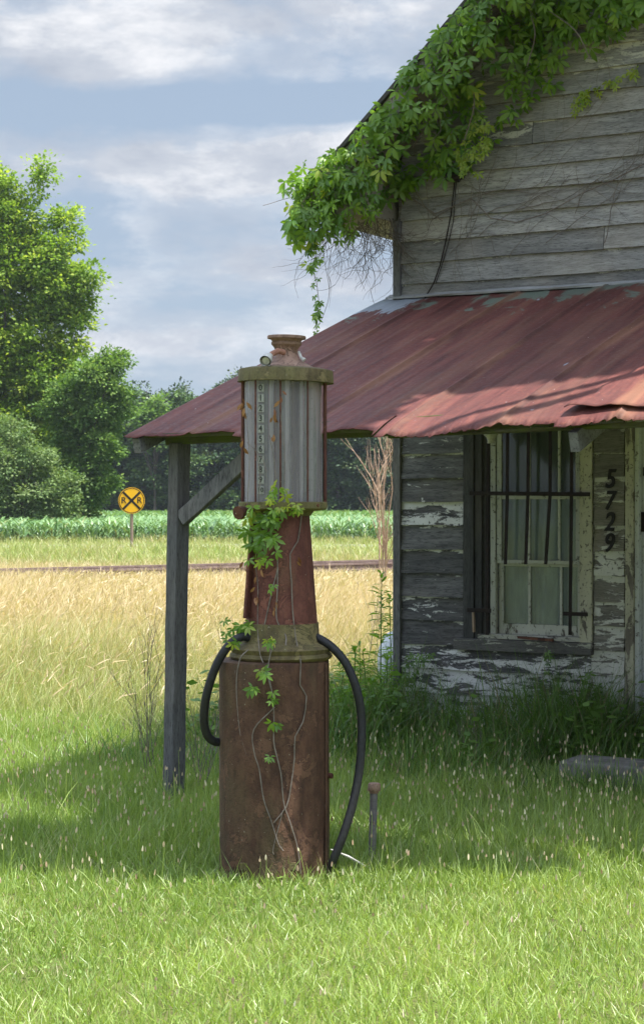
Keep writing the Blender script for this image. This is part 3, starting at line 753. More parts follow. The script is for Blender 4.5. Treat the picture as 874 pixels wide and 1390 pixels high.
# porcelain lamp holder, cable, insulator
q = MB(); q.lathe([(.0, 0), (.045, 0), (.047, -.02), (.03, -.035), (.022, -.06), (.024, -.075), (.0, -.075)], 20); lh = q.build('lamp_holder', M['white_bit'], house, smooth=40); lh.location = (Sof(666, .2), -.2, Zof(666, 586, .2))
q = MB(); q.lathe([(.0, .02), (.02, .02), (.02, .0), (.02, 0)], 8)
q = MB(); cpt = [(617, 243), (612, 290), (604, 330), (597, 360), (588, 385), (578, 402), (566, 425)]
q.tube([(Sof(x, .035), -.035 - .02 * (i == 6), Zof(x, y, .035)) for i, (x, y) in enumerate(cpt)], .0045, 6)
q.tube([(Sof(x, .035), -.035, Zof(x, y, .035)) for x, y in [(619, 243), (615, 300), (607, 335), (600, 358), (591, 385)]], .003, 6); q.build('service_cable', M['iron'], house)
q = MB(); n0 = .12; q.tube([(Sof(606, n0), -n0, Zof(606, 240, n0)), (Sof(628, n0), -n0, Zof(628, 238, n0))], .028, 10); q.tube([(Sof(622, .0), 0, Zof(622, 246, 0)), (Sof(622, n0), -n0, Zof(622, 240, n0))], .012, 8); q.build('insulator', M['iron'], house)

# --- concrete step
st_ = MB(); st_.box(0, 1.2, -.16, .16, 0, .19); so_ = st_.build('concrete_step', M['concrete'], bevel=.015)
p = Wd(Sof(757, 1.4), 1.24, 0); so_.location = p; so_.rotation_euler = (0, 0, HA)
tag(so_, 'grey concrete step in the weeds below the door', 'step')

# ------------------------------------------------------------------ gas pump
PX = (382 - CX) / F * 8.07
pump = empty('gas_pump', (PX, 8.07, 0)); tag(pump, 'rusty antique gas pump with glass cylinder on a tapered column', 'gas pump')
u = 8.07 / F
def pzv(py): return EYE - (py - HY) * u
bx = (372 - 382) * u
mb = MB(); rb = 74.5 * u
prof = [(rb * 1.005, -.02), (rb, .02)] + [(rb, k) for k in np.linspace(.1, pzv(900), 10)] + [(rb * .995, pzv(896)), (rb * .93, pzv(894))]
mb.lathe(prof, 64, (bx, 0), dent=.016); body = mb.build('body', M['rust_body'], pump, smooth=35)
q = MB(); q.box(bx + rb * .93, bx + rb * .965, -.10, -.085, .05, pzv(898)); q.build('seam_strip', M['rust_body'], body)
q = MB(); q.tube([(bx + rb * .97, -.06, pzv(1050)), (bx + rb * 1.06, -.07, pzv(1050))], .012, 8); q.build('latch', M['rust_rod'], body)
q = MB(); q.beam((bx - .14, -rb * .86, .07), (bx + .10, -rb * .94, .075), .012, .03); q.build('lower_strap', M['moss_rim'], body)
mb = MB(); rr = 70 * u
mb.lathe([(rr * .9, pzv(896)), (rr * .97, pzv(893)), (rr, pzv(890)), (rr * .985, pzv(886.5)), (rr * .95, pzv(885)), (rr * .97, pzv(882)), (rr * .99, pzv(879)), (rr * .9, pzv(875)), (55 * u, pzv(871)), (52 * u, pzv(862)), (51 * u, pzv(845))], 64, (-.002, 0)); mb.build('base_moulding', M['moss_rim'], pump, smooth=35)
mb = MB(); prof = []
for y in np.linspace(868, 694, 12):
    k = (868 - y) / 174; prof.append(((50.5 - 13 * k) * u, pzv(y)))
mb.lathe(prof, 48, (.001, 0), dent=.006); colm = mb.build('column', M['rust_col'], pump, smooth=35)
q = MB()  # hanging edge of the open column panel on the left
ang = R(205)
q.beam((-44 * u, -.075, pzv(838)), (-34 * u, -.05, pzv(700)), .012, .075, up=(.55, 1, 0)); q.build('column_panel', M['rust_col'], colm, bevel=.003)
# cage base plate
gcx = (384 - 382) * u; gr = 56.5 * u
mb = MB(); mb.lathe([(38 * u, pzv(700)), (42 * u, pzv(694)), (57 * u, pzv(692)), (60 * u, pzv(690)), (60 * u, pzv(682)), (57 * u, pzv(681)), (50 * u, pzv(681))], 48, (gcx, 0)); mb.build('cage_base', M['moss_rim'], pump, smooth=30)
q = MB(); q.tube([(-50 * u, -.10, pzv(694)), (-57 * u, -.13, pzv(696))], [.022, .03], 10); q.tube([(-54 * u, -.12, pzv(697)), (-52 * u, -.12, pzv(704))], [.018, .010], 8); q.build('spout_stub', M['rust_rod'], pump, smooth=50)
mb = MB(); N_ = 64; ri = 52.5 * u
mb.lathe([(ri, pzv(682)), (ri, pzv(518))], N_, (gcx, 0)); mb.f = mb.f[:N_]
mb.build('glass_cylinder', M['pump_glass'], pump, smooth=60)
# rods round the glass, mirrored on the far side
front = [(330, 5.0, 1.6), (348.5, 2.4, 1), (382, 2.4, 1), (418, 2.4, 1), (441, 5.0, 1.2)]
for x, w_, k in front:
    xo = (x - 384) * u; yo = math.sqrt(max(0, (57 * u) ** 2 - xo ** 2))
    for sg in ((-1, 1) if abs(xo) < .15 else (-1,)):
        q = MB(); q.tube([(gcx + xo * (.98 if sg > 0 else 1), sg * yo if abs(xo) < .15 else -.02, pzv(683)), (gcx + xo * (.98 if sg > 0 else 1), sg * yo if abs(xo) < .15 else -.02, pzv(517))], w_ * .5 * u, 8)
        q.build('cage_rod', M['rust_rod'], pump, smooth=60)
# gauge strips and numbers behind the glass front
def yon(xo, r): return -math.sqrt(max(0, r * r - xo * xo))
gx = (358 - 384) * u; gy = yon(gx, 49 * u)
q = MB(); q.beam((gcx + gx, gy + .008, pzv(681)), (gcx + gx, gy + .008, pzv(519)), 15 * u, .004, up=(.45, 1, 0)); gs = q.build('gauge_strip', M['strip'], pump)
dgt = ['0', '1', '2', '3', '4', '5', '6', '7', '8', '9', '10']
for i, ch in enumerate(dgt):
    y = 430 + (310 + 42.5 * i) / 3.12
    me = text_mesh(ch, .036 if len(ch) < 2 else .029, .0006); me.materials.clear(); me.materials.append(M['gauge_digit'])
    a_ = math.atan2(gx, -gy)
    rd = 53.4 * u; pos = Vector((gcx + math.sin(a_) * rd, -math.cos(a_) * rd, pzv(y)))
    o = bpy.data.objects.new('gauge_number', me); link(o, gs)
    o.rotation_euler = (R(90), 0, a_); o.location = pos + Vector((math.sin(a_), -math.cos(a_), 0)) * .0025
    pl = MB(); pl.box(-.016, .016, -.001, .001, -.0165, .0165); po_ = pl.build('number_plate', M['gauge_plate'], gs); po_.location = pos; po_.rotation_euler = (0, 0, a_)
    if ch in '05' or ch == '10': o['label'] = 'gallon number %s' % ch
q = MB(); xo = (424 - 384) * u; 
q.beam((gcx + xo, yon(xo, 48 * u), pzv(681)), (gcx + xo, yon(xo, 48 * u), pzv(519)), 14 * u, .003, up=(-.9, 1, 0)); q.build('scale_strip', M['strip'], pump)
for i in range(11):
    q = MB(); y = 430 + (310 + 42.5 * i) / 3.12; xo = (421 - 384) * u; q.box(gcx + xo - .008, gcx + xo + .008, yon(xo, 51 * u) , yon(xo, 51 * u) + .003, pzv(y) - .002, pzv(y) + .002); q.build('tick_mark', M['gauge_digit'], pump)
q = MB(); q.tube([(gcx - .015, .0, pzv(684)), (gcx - .015, .0, pzv(520))], .016, 12); q.tube([(gcx + .03, -.03, pzv(684)), (gcx + .03, -.03, pzv(520))], .010, 12)
q.tube([(gcx + .075, .02, pzv(684)), (gcx + .072, .02, pzv(520))], .013, 12); q.build('standpipe', M['pale_rod'], pump, smooth=60)
q = MB(); q.tube([(gcx - .045, -.05, pzv(684)), (gcx - .04, -.05, pzv(520))], .014, 10); q.tube([(gcx + .055, .06, pzv(684)), (gcx + .05, .06, pzv(520))], .02, 10); q.build('inner_pipe', M['rust_rod'], pump, smooth=60)
for (xa, xb, rr_p, mt_) in ((337, 346, 47, 'pale_panel'), (367, 373, 46, 'pale_panel'), (388, 394, 48, 'pale_panel'), (408, 412, 45, 'pale_panel'), (413, 417, 48, 'strip'), (430, 438, 44, 'pale_panel'), (375, 379, 40, 'dark_panel'), (397, 407, 30, 'dark_panel'), (350, 366, 40, 'pale_panel'), (382, 388, 20, 'strip'), (419, 429, 34, 'pale_panel')):
    xm = ((xa + xb) / 2 - 384) * u; ym = yon(xm, rr_p * u) if abs(xm) < rr_p * u else 0
    q = MB(); q.box(-(xb - xa) / 2 * u, (xb - xa) / 2 * u, -.001, .001, pzv(682), pzv(518)); o = q.build('inner_panel', M[mt_], pump); o.location = (gcx + xm, ym, 0); o.rotation_euler = (0, 0, math.atan2(xm, -ym) * .5)
# door seam and rivets on the cabinet
def onbody(an, z, lift=.002): return Vector((bx + (rb + lift) * math.sin(an), -(rb + lift) * math.cos(an), z))
for an in (-.9, -.3, .3, .9):
    q = MB(); q.tube([(gcx + 60 * u * math.sin(an), -60 * u * math.cos(an), pzv(686)), (gcx + 62 * u * math.sin(an), -62 * u * math.cos(an), pzv(686))], .007, 6); q.build('bolt', M['rust_rod'], pump)
# lid, cone, neck, finial
lx = (388 - 382) * u
mb = MB(); lr = 65 * u
mb.lathe([(.0, pzv(519)), (lr * .94, pzv(519)), (lr * 1.005, pzv(519.5)), (lr * 1.0, pzv(517)), (lr * .985, pzv(504)), (lr * .97, pzv(502.5)), (lr * .8, pzv(500))], 64, (0, 0)); lid = mb.build('lid_rim', M['moss_rim'], pump, smooth=35); lid.location = (lx, 0, 0)
lid.rotation_euler = (0, R(1.2), 0); lid.location = (lx - math.sin(R(1.2)) * pzv(510), 0, math.sin(R(1.2)) * 0)
mb = MB(); mb.lathe([(lr * .96, pzv(502.5)), (lr * .80, pzv(501)), (lr * .62, pzv(499)), (lr * .46, pzv(494)), (lr * .32, pzv(489.5)), (lr * .245, pzv(485)), (lr * .225, pzv(480)), (lr * .235, pzv(475)), (lr * .27, pzv(471)), (lr * .315, pzv(468)), (lr * .32, pzv(465)), (lr * .30, pzv(464)), (lr * .32, pzv(462)), (lr * .33, pzv(461)), (lr * .40, pzv(460)), (lr * .405, pzv(457.5)), (lr * .395, pzv(456)), (lr * .30, pzv(455.4)), (.0, pzv(455))], 48, (0, 0))
cap = mb.build('cap', M['rust_cap'], lid, smooth=35)
q = MB(); q.tube([(-.01, -.07, pzv(480)), (-.035, -.10, pzv(479)), (-.06, -.12, pzv(484)), (-.075, -.135, pzv(490))], .013, 10); q.build('breather_pipe', mk_simple('coppery_rust', (0.22, 0.10, 0.07), (0.42, 0.22, 0.15), 40), lid, smooth=60)
q = MB(); q.tube([(-.068, -.128, pzv(486)), (-.078, -.15, pzv(491)), (-.086, -.175, pzv(495))], [.014, .024, .026], 14, cap=False); q.tube([(-.072, -.135, pzv(488)), (-.084, -.168, pzv(494.5))], [.012, .018], 12); q.build('nozzle_bell', M['white_bit'], lid, smooth=50)
q = MB(); q.tube([(.055, -.05, pzv(478)), (.066, -.06, pzv(486)), (.082, -.065, pzv(490))], [.006, .007, .011], 8); q.build('white_hook', M['white_bit'], lid, smooth=50)
# hoses
def smooth_pts(p, n=40):
    p = [Vector(v) for v in p]; out = []
    P_ = [p[0] * 2 - p[1]] + p + [p[-1] * 2 - p[-2]]
    seg = len(p) - 1
    for i in range(n + 1):
        tt = i / n * seg; k = min(int(tt), seg - 1); f = tt - k
        a, b, c, d = P_[k], P_[k + 1], P_[k + 2], P_[k + 3]
        out.append(.5 * ((2 * b) + (-a + c) * f + (2 * a - 5 * b + 4 * c - d) * f * f + (-a + 3 * b - 3 * c + d) * f ** 3))
    return out
def pl_(x, y, yy): return ((x - 382) * u, yy, pzv(y))
for pts in ([pl_(347, 868, -.08), pl_(330, 862, -.11), pl_(312, 874, -.13), pl_(296, 900, -.13), pl_(284, 935, -.12), pl_(279, 965, -.10), pl_(281, 990, -.08), pl_(290, 1003, -.06), pl_(304, 1007, -.02)],
            [pl_(420, 862, -.02), pl_(434, 866, -.06), pl_(452, 878, -.08), pl_(470, 900, -.09), pl_(484, 935, -.10), pl_(490, 975, -.10), pl_(488, 1030, -.12), pl_(479, 1080, -.14), pl_(465, 1125, -.16), pl_(452, 1158, -.16), pl_(449, 1172, -.14)]):
    q = MB(); q.tube(smooth_pts(pts, 60), 5.8 * u, 14); q.build('hose', M['hose'], pump, smooth=60)

# rusty capped pipe in the ground
dp = 8.3; up_ = dp / F
pc = empty('capped_pipe', ((506 - CX) * up_, dp, 0)); tag(pc, 'short grey standing pipe with rusty cap to the right of the pump', 'pipe')
q = MB(); q.tube([(-.006, 0, -.05), (.004, 0, .32)], 5.2 * up_, 16); q.build('pipe', M['pipe'], pc, smooth=50)
q = MB(); zt = EYE - (1063 - HY) * up_
q.lathe([(.0, zt - .045), (6.2 * up_, zt - .045), (6.4 * up_, zt - .012), (8.2 * up_, zt - .040 + .005), (8.6 * up_, zt - .03), (8.5 * up_, zt - .006), (7.4 * up_, zt), (0, zt)], 24); cp = q.build('cap', M['rust_cap'], pc, smooth=35); cp.location = (.006, 0, 0)
# pale fallen stick
q = MB(); a_ = at(449, 1153, 7.9); b_ = at(496, 1176, 8.0); q.tube([a_, (a_ + b_) / 2 + np.array([0, 0, .006]), b_], [.003, .006, .005], 6)
tag(q.build('fallen_stick', M['pale_rod']), 'thin pale stick leaning at the foot of the hose', 'stick')

# ------------------------------------------------------------------ propane tank
tk = empty('propane_tank', tuple(Wd(-.22, -1.7, 0)), R(0)); tag(tk, 'pale grey gas tank half hidden in weeds behind the store corner', 'tank')
q = MB(); prof = []
L_, r_ = .62, .24
for i in range(9): an = i / 8 * math.pi / 2; prof.append((r_ * math.sin(an) + 1e-5, -L_ - .12 * math.cos(an)))
for i in range(9): an = i / 8 * math.pi / 2; prof.append((r_ * math.cos(an) + 1e-5, L_ + .12 * math.sin(an)))
q.lathe(prof, 32); q.v = [(z_ , y_, x_ + .42) for (x_, y_, z_) in q.v]; q.build('shell', M['tank'], tk, smooth=40)
q = MB(); q.lathe([(.11, .62), (.11, .73), (.09, .76), (.0, .775)], 20); q.build('valve_dome', M['tank'], tk, smooth=40)
for x in (-.4, .4):
    q = MB(); q.box(x - .03, x + .03, -.15, .15, 0, .24); q.build('leg', M['tank'], tk)

# ------------------------------------------------------------------ railroad track
trk = empty('railroad_track', (0, 0, 0)); tag(trk, 'rusty railroad track crossing behind the tall tan grass', 'railroad track')
ra = at(0, 775, 35.9); rbp = at(534, 762.5, 41.8)
dv = Vector((rbp[0] - ra[0], rbp[1] - ra[1], 0)).normalized(); nv = Vector((-dv.y, dv.x, 0))
ctr = Vector((ra[0], ra[1], 0)); ztop = .29
for off in (0.0, 1.5):
    q = MB(); a_ = ctr + nv * off - dv * 60; b_ = ctr + nv * off + dv * 70
    for (hh, ww, zc_) in ((.045, .07, ztop - .0225), (.09, .018, ztop - .09), (.02, .13, ztop - .145)):
        q.beam(a_ + Vector((0, 0, zc_)), b_ + Vector((0, 0, zc_)), ww, hh, nseg=20)
    q.build('rail', M['rail'], trk)
q = MB()
for i in range(-70, 90):
    if i % 1: continue
    c_ = ctr + dv * (i * .6) + nv * .75; q.beam(c_ - nv * 1.25 + Vector((0, 0, .06)), c_ + nv * 1.25 + Vector((0, 0, .06)), .22, .12)
tag(q.build('sleepers', M['bark'], trk), kind='stuff')

# ------------------------------------------------------------------ crossing sign
ds = 63.0; sgx = (179 - CX) / F * ds; zc_s = EYE - (679.5 - HY) / F * ds
sg = empty('railroad_crossing_sign', (sgx, ds, 0)); tag(sg, 'round yellow R R railroad crossing sign on a thin post', 'sign')
q = MB(); q.tube([(0, .05, 0), (0, .05, zc_s + .3)], .055, 8); q.build('post', M['wood_post'], sg)
rs = .455
def disc(mb, r0, r1, y, n=64):
    vs = []; fs = []
    for k in range(n):
        an = 2 * math.pi * k / n
        for r in (r0, r1): vs.append((r * math.cos(an), y, zc_s + r * math.sin(an)))
    if r0 < 1e-6:
        mb.add([vs[2 * k + 1] for k in range(n)], [tuple(range(n))])
    else: mb.add(vs, [(2 * k, 2 * k + 1, (2 * k + 3) % (2 * n), (2 * k + 2) % (2 * n)) for k in range(n)])
q = MB(); q.tube([(0, -.010, zc_s), (0, -.006, zc_s), (0, .0, zc_s)], [rs, rs, rs], 64); q.build('sign_plate', M['sign_yellow'], sg)
q = MB(); disc(q, rs * .90, rs * .955, -.014)
for a in (45, 135):
    c, s = math.cos(R(a)), math.sin(R(a)); L = rs * .89; h = .040; yy = -.014 - (.002 if a == 135 else 0)
    q.add([(c * L - s * h, yy, zc_s + s * L + c * h), (c * L + s * h, yy, zc_s + s * L - c * h), (-c * L + s * h, yy, zc_s - s * L - c * h), (-c * L - s * h, yy, zc_s - s * L + c * h)], [(0, 1, 2, 3)])
q.build('crossbuck_mark', M['sign_black'], sg)
for x in (-.27, .27):
    me = text_mesh('R', .30, .001); me.materials.clear(); me.materials.append(M['sign_black'])
    o = bpy.data.objects.new('letter', me); link(o, sg); o.location = (x, -.018, zc_s); o.rotation_euler = (R(90), 0, 0); o['label'] = 'black letter R'

# ------------------------------------------------------------------ grass
def zone(n, y0, y1, mx=1.1, pw=1.0):
    """points in the view wedge widened by mx metres"""
    y = y0 + (y1 - y0) * rng.random(n) ** pw
    # weight by width
    wid = .18 * y + mx; keep = rng.random(n) < wid / wid.max(); y = y[keep]; wid = wid[keep]
    x = (rng.random(len(y)) * 2 - 1) * wid
    return x, y
def dist_house(x, y):
    """local s, n of ground points"""
    c, s_ = math.cos(-HA), math.sin(-HA); dx = x - .509; dy = y - 12.3
    return dx * c - dy * s_, -(dx * s_ + dy * c)
def inside_house(x, y):
    s, n = dist_house(x, y); return (s > -.02) & (s < HW) & (n < .03) & (n > -HL)
def near_body(x, y): return (x - PX - bx) ** 2 + (y - 8.07) ** 2 < (rb * .95) ** 2
out = []
x, y = zone(340000, 4.9, 13.5, 1.0, .85)
k = ~inside_house(x, y) & ~near_body(x, y); x, y = x[k], y[k]; N = len(x)
pat = vnoise(x, y, .45, 1); pat2 = vnoise(x, y, .13, 2)
mow = np.clip((y - 7.6) / 1.2, 0, 1)
h = (.030 + .028 * pat + .02 * pat2) * (1 + mow * 1.1) * rng.uniform(.6, 1.4, N)
wd = rng.uniform(.0016, .0038, N) * (1 + y * .06)
lean = rng.normal(0, .45, (N, 2))
a3 = np.stack([np.clip(rng.normal(.05 + .55 * pat + .45 * vnoise(x, y, 1.1, 77), .2, N), 0, 1), np.zeros(N), (rng.random(N) < .05 + .16 * (vnoise(x, y, .3, 41) > .7)) * rng.random(N)], 1)
blades(np.stack([x, y, np.full(N, -.004)], 1), h, wd, lean, BL, a3, out)
# coarser longer blades scattered in it
x, y = zone(17000, 5.0, 13, .9); k = ~inside_house(x, y) & ~near_body(x, y); x, y = x[k], y[k]; N = len(x)
mow = np.clip((y - 7.5) / 1.0, 0, 1)
h = rng.uniform(.05, .09, N) * (1 + mow * 1.5); wd = rng.uniform(.0025, .005, N)
a3 = np.stack([rng.random(N), np.zeros(N), (rng.random(N) < .12) * rng.random(N)], 1)
blades(np.stack([x, y, np.full(N, -.004)], 1), h, wd, rng.normal(0, .35, (N, 2)), BL3, a3, out)
x, y = zone(7000, 5.0, 12.5, .9); k = ~inside_house(x, y) & ~near_body(x, y) & (vnoise(x, y, .5, 55) > .55); x, y = x[k], y[k]; N = len(x)
az = rng.uniform(0, 6.28, N); d = np.stack([np.cos(az), np.sin(az), rng.uniform(.1, .7, N)], 1)
mt = frames(d, np.tile([0, 0, 1.0], (N, 1)) + rng.normal(0, .2, (N, 3)), rng.uniform(.012, .028, N), rng.uniform(.010, .020, N))
out.append(bake(*SIMPLE, mt, np.stack([x, y, rng.uniform(.01, .035, N)], 1), np.stack([rng.uniform(0, .5, N), np.zeros(N), (rng.random(N) < .1) * rng.random(N)], 1)))
tag(np_mesh('lawn_grass', *join(out), M['lawn']), 'short bright green lawn grass around the pump', 'grass', kind='stuff')

# meadow between lawn and track
out = []
def tallzone(n, y0, y1, hfun, wfun, dryf, lean0, sd_, mat=None, pw=1.0, tpl=BL3):
    x, y = zone(n, y0, y1, 1.6 + y1 * .03, pw); s, nn2 = dist_house(x, y)
    k = ~((s > -.25) & (nn2 > -HL - .3) & (nn2 < 4.0)); x, y = x[k], y[k]; N = len(x)
    pt_ = vnoise(x, y, 1.4, 5)
    h = hfun(y) * rng.uniform(.5, 1.35, N) * (.60 + .75 * pt_); wd = wfun(y) * rng.uniform(.6, 1.4, N)
    pale = vnoise(x, y * .6, 2.3, 9)
    dr = np.clip(rng.normal(dryf(y) + .35 * (pale - .5), .22, N), 0, 1)
    a3 = np.stack([np.clip(rng.normal(.5, .25, N), 0, 1), np.zeros(N), dr], 1)
    ln = rng.normal(0, sd_, (N, 2)); ln[:, 0] += lean0
    blades(np.stack([x, y, np.zeros(N)], 1), h, wd, ln, tpl, a3, out)
hf = lambda y: np.interp(y, [11, 14, 18, 24, 31, 35, 60], [.15, .30, .46, .50, .37, .25, .2])
tallzone(46000, 11.2, 18, hf, lambda y: .0035 + 0 * y, lambda y: np.interp(y, [11, 14, 18], [.15, .36, .62]), .15, .30)
tallzone(62000, 16, 26, hf, lambda y: .0045 + 0 * y, lambda y: np.interp(y, [16, 19, 23], [.52, .74, .9]), .28, .28)
tallzone(60000, 24, 38, hf, lambda y: .007 + 0 * y, lambda y: np.interp(y, [24, 30], [.85, .92]), .35, .25)
tallzone(50000, 36, 52, lambda y: .16 + 0 * y, lambda y: .012 + 0 * y, lambda y: np.interp(y, [38, 46, 52], [.95, .8, .45]), .1, .25)
tallzone(52000, 48, 77, lambda y: np.interp(y, [48, 60, 63, 71, 74], [.30, .30, .24, .12, .30]), lambda y: .018 + 0 * y, lambda y: np.interp(y, [48, 56, 70], [.35, .18, .22]), .0, .3)
tag(np_mesh('meadow_grass', *join(out), M['meadow']), 'tall tan and green meadow grass up to the railroad track', 'grass', kind='stuff')
# seed plumes on the tall grass
out = []
x, y = zone(26000, 13, 36, 2.4); s, n2 = dist_house(x, y); k = ~((s > -.3) & (n2 < 4)); x, y = x[k], y[k]; N = len(x)
h0 = hf(y) * rng.uniform(.8, 1.35, N)
d = np.stack([rng.normal(.5, .5, N), rng.normal(0, .4, N), rng.uniform(.3, 1.2, N)], 1)
P = np.stack([x + h0 * .18, y, h0 * .85], 1); az = rng.normal(0, 1, (N, 3))
mt = frames(d, az, rng.uniform(.06, .15, N), rng.uniform(.005, .011, N) * (.6 + y / 30))
out.append(bake(*strip_template([0, .3, .7, 1], [.1, .5, .4, .05], -.35), mt, P, np.stack([rng.random(N) * .8, np.zeros(N), np.clip(rng.normal(.92, .12, N), 0, 1)], 1)))
tag(np_mesh('grass_seed_plumes', *join(out), M['meadow']), 'pale nodding seed plumes over the meadow grass', 'grass', kind='stuff')

# plantain seed stalks on the lawn (thin stem, small pale head)
out_s = []; out_h = []
x, y = zone(6800, 5.2, 12.5, .8); k = ~inside_house(x, y) & ~near_body(x, y); x, y = x[k], y[k]
keep = rng.random(len(x)) < np.interp(y, [5.2, 7.4, 7.9, 9.5, 11.5, 12.5], [.10, .16, 1, 1, .45, .25]) * (.35 + .9 * vnoise(x, y, .6, 31)); x, y = x[keep], y[keep]; N = len(x)
h = np.interp(y, [6.5, 7.6, 8.1, 12], [.05, .08, .22, .26]) * rng.uniform(.5, 1.35, N)
ln = rng.normal(0, .10, (N, 2)); P = np.stack([x, y, np.zeros(N)], 1)
a3 = np.stack([rng.uniform(.4, .9, N), np.zeros(N), np.zeros(N)], 1)
blades(P, h, np.full(N, .0026), ln, [strip_template([0, .5, 1], [.5, .5, .4], .05)], a3, out_s)
tag(np_mesh('plantain_stalks', *join(out_s), M['lawn']), 'thin green stalks rising from the shaded lawn', 'grass', kind='stuff')
d = np.concatenate([ln, np.ones((N, 1))], 1); dn = d
tips = P + dn * 0; tips = P + norm(d) * h[:, None] * .98
for r in range(2):
    hn = rng.normal(0, 1, (N, 3)); mt = frames(d, hn, rng.uniform(.011, .026, N), rng.uniform(.005, .010, N))
    out_h.append(bake(*strip_template([0, .35, .7, 1], [.3, .55, .45, .15], 0), mt, tips, np.stack([rng.random(N), np.zeros(N), np.zeros(N)], 1)))
tag(np_mesh('seed_heads', *join(out_h), M['seed']), 'small cream seed heads dotted over the shaded lawn', 'seed heads', kind='stuff')

# weeds against the house, under the porch
out = []
n_ = 30000; s = rng.uniform(-1.3, 4.2, n_); n2 = np.abs(rng.normal(0, .75, n_)) + .03
n2 = np.where(s < -.05, rng.uniform(-2.5, 2.2, n_), n2)
keep = rng.random(n_) < np.where(s < -.05, .5, 1) * np.clip(vnoise(s + 9, n2 + 9, .35, 4) * 1.5, .15, 1); s, n2 = s[keep], n2[keep]; N = len(s)
stp = (s > 1.35) & (s < 2.8) & (n2 > .95) & (n2 < 1.5); 
W_ = np.stack([0.509 + s * math.cos(HA) + n2 * math.sin(HA), 12.3 + s * math.sin(HA) - n2 * math.cos(HA), np.zeros(N)], 1)
h = np.where(stp, .30, 1.0) * np.clip(.50 - .15 * np.abs(n2), .12, .56) * rng.uniform(.35, 1.35, N) * (.6 + .7 * vnoise(s + 5, n2 + 3, .5, 8))
a3 = np.stack([rng.random(N), np.zeros(N), (rng.random(N) < .13) * rng.uniform(.4, 1, N)], 1)
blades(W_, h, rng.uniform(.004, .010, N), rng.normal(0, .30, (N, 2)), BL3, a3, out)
n_ = 900; s = rng.uniform(1.15, 2.7, n_); n2 = rng.uniform(1.40, 1.75, n_); N = n_
W_ = np.stack([0.509 + s * math.cos(HA) + n2 * math.sin(HA), 12.3 + s * math.sin(HA) - n2 * math.cos(HA), np.zeros(N)], 1)
blades(W_, rng.uniform(.08, .26, N), rng.uniform(.003, .007, N), rng.normal(0, .28, (N, 2)), BL3, np.stack([rng.random(N), np.zeros(N), (rng.random(N) < .12) * rng.random(N)], 1), out)
n_ = 520; s = rng.uniform(-1.0, 3.4, n_); n2 = np.abs(rng.normal(.15, .5, n_)) + .06; kk = vnoise(s + 4, n2 + 7, .4, 91) > .45; s, n2 = s[kk], n2[kk]
for (a, b) in zip(s, n2):
    bp = Wd(a, b, 0); H = random.uniform(.18, .55) * (.3 if (1.3 < a < 2.8 and b > .9) else 1); L = 11; f = np.linspace(.15, 1, L); az = np.arange(L) * 2.4 + random.random() * 6; lx = random.uniform(-.1, .1)
    Pp = np.stack([bp[0] + lx * f, np.full(L, bp[1]), H * f], 1); dd = np.stack([np.cos(az), np.sin(az), rng.uniform(-.1, .6, L)], 1)
    mt = frames(dd, np.tile([0, 0, 1.0], (L, 1)) + rng.normal(0, .3, (L, 3)), rng.uniform(.04, .085, L), np.full(L, random.uniform(.045, .09)))
    out.append(bake(*SIMPLE, mt, Pp, np.stack([rng.uniform(.3, 1, L), np.zeros(L), np.zeros(L)], 1)))
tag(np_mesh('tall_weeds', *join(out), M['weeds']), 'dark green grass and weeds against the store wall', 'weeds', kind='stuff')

# ------------------------------------------------------------------ corn
out = []
def corn(x, y, hp, nl_, L, wdt):
    N = len(x)
    for i in range(nl_):
        f = (i + .5) / nl_; az = (i % 2) * np.pi + rng.normal(0, .6, N) + 1.2
        d = np.stack([np.cos(az) * .55, np.sin(az) * .55, np.full(N, 1.0)], 1)
        nrm_v = np.stack([np.cos(az), np.sin(az), np.full(N, -.5)], 1)
        P = np.stack([x, y, hp * (.12 + .60 * f)], 1)
        mt = frames(d, np.stack([np.cos(az), np.sin(az), np.full(N, .0)], 1), L * rng.uniform(.7, 1.2, N) * (1.1 - .4 * abs(f - .5)), np.full(N, wdt))
        tv, tf = strip_template([0, .35, .7, 1], [.35, .5, .4, .03], .75, power=1.8)
        out.append(bake(tv, tf, mt, P, np.stack([np.clip(rng.normal(.5, .28, N), 0, 1), np.zeros(N), (rng.random(N) < .05) * .7], 1)))
rows = np.arange(76.5, 98, .78); X_ = []; Y_ = []
for r in rows:
    hw = .18 * r + 5; xs = np.arange(-hw, hw, .27); X_.append(xs + rng.normal(0, .05, len(xs))); Y_.append(r + xs * .03 + rng.normal(0, .05, len(xs)))
X_, Y_ = np.concatenate(X_), np.concatenate(Y_)
corn(X_, Y_, np.full(len(X_), .98) * rng.uniform(.85, 1.12, len(X_)), 9, .62, .075)
X_ = []; Y_ = []
for r in np.arange(98, 158, .95):
    hw = .18 * r + 5; xs = np.arange(-hw, hw, .55); X_.append(xs + rng.normal(0, .1, len(xs))); Y_.append(r + xs * .03 + rng.normal(0, .2, len(xs)))
X_, Y_ = np.concatenate(X_), np.concatenate(Y_)
corn(X_, Y_, np.full(len(X_), 1.02) * rng.uniform(.85, 1.1, len(X_)), 6, .75, .12)
tag(np_mesh('corn_field', *join(out), M['corn']), 'rows of young green corn in front of the far woods', 'corn', kind='stuff')

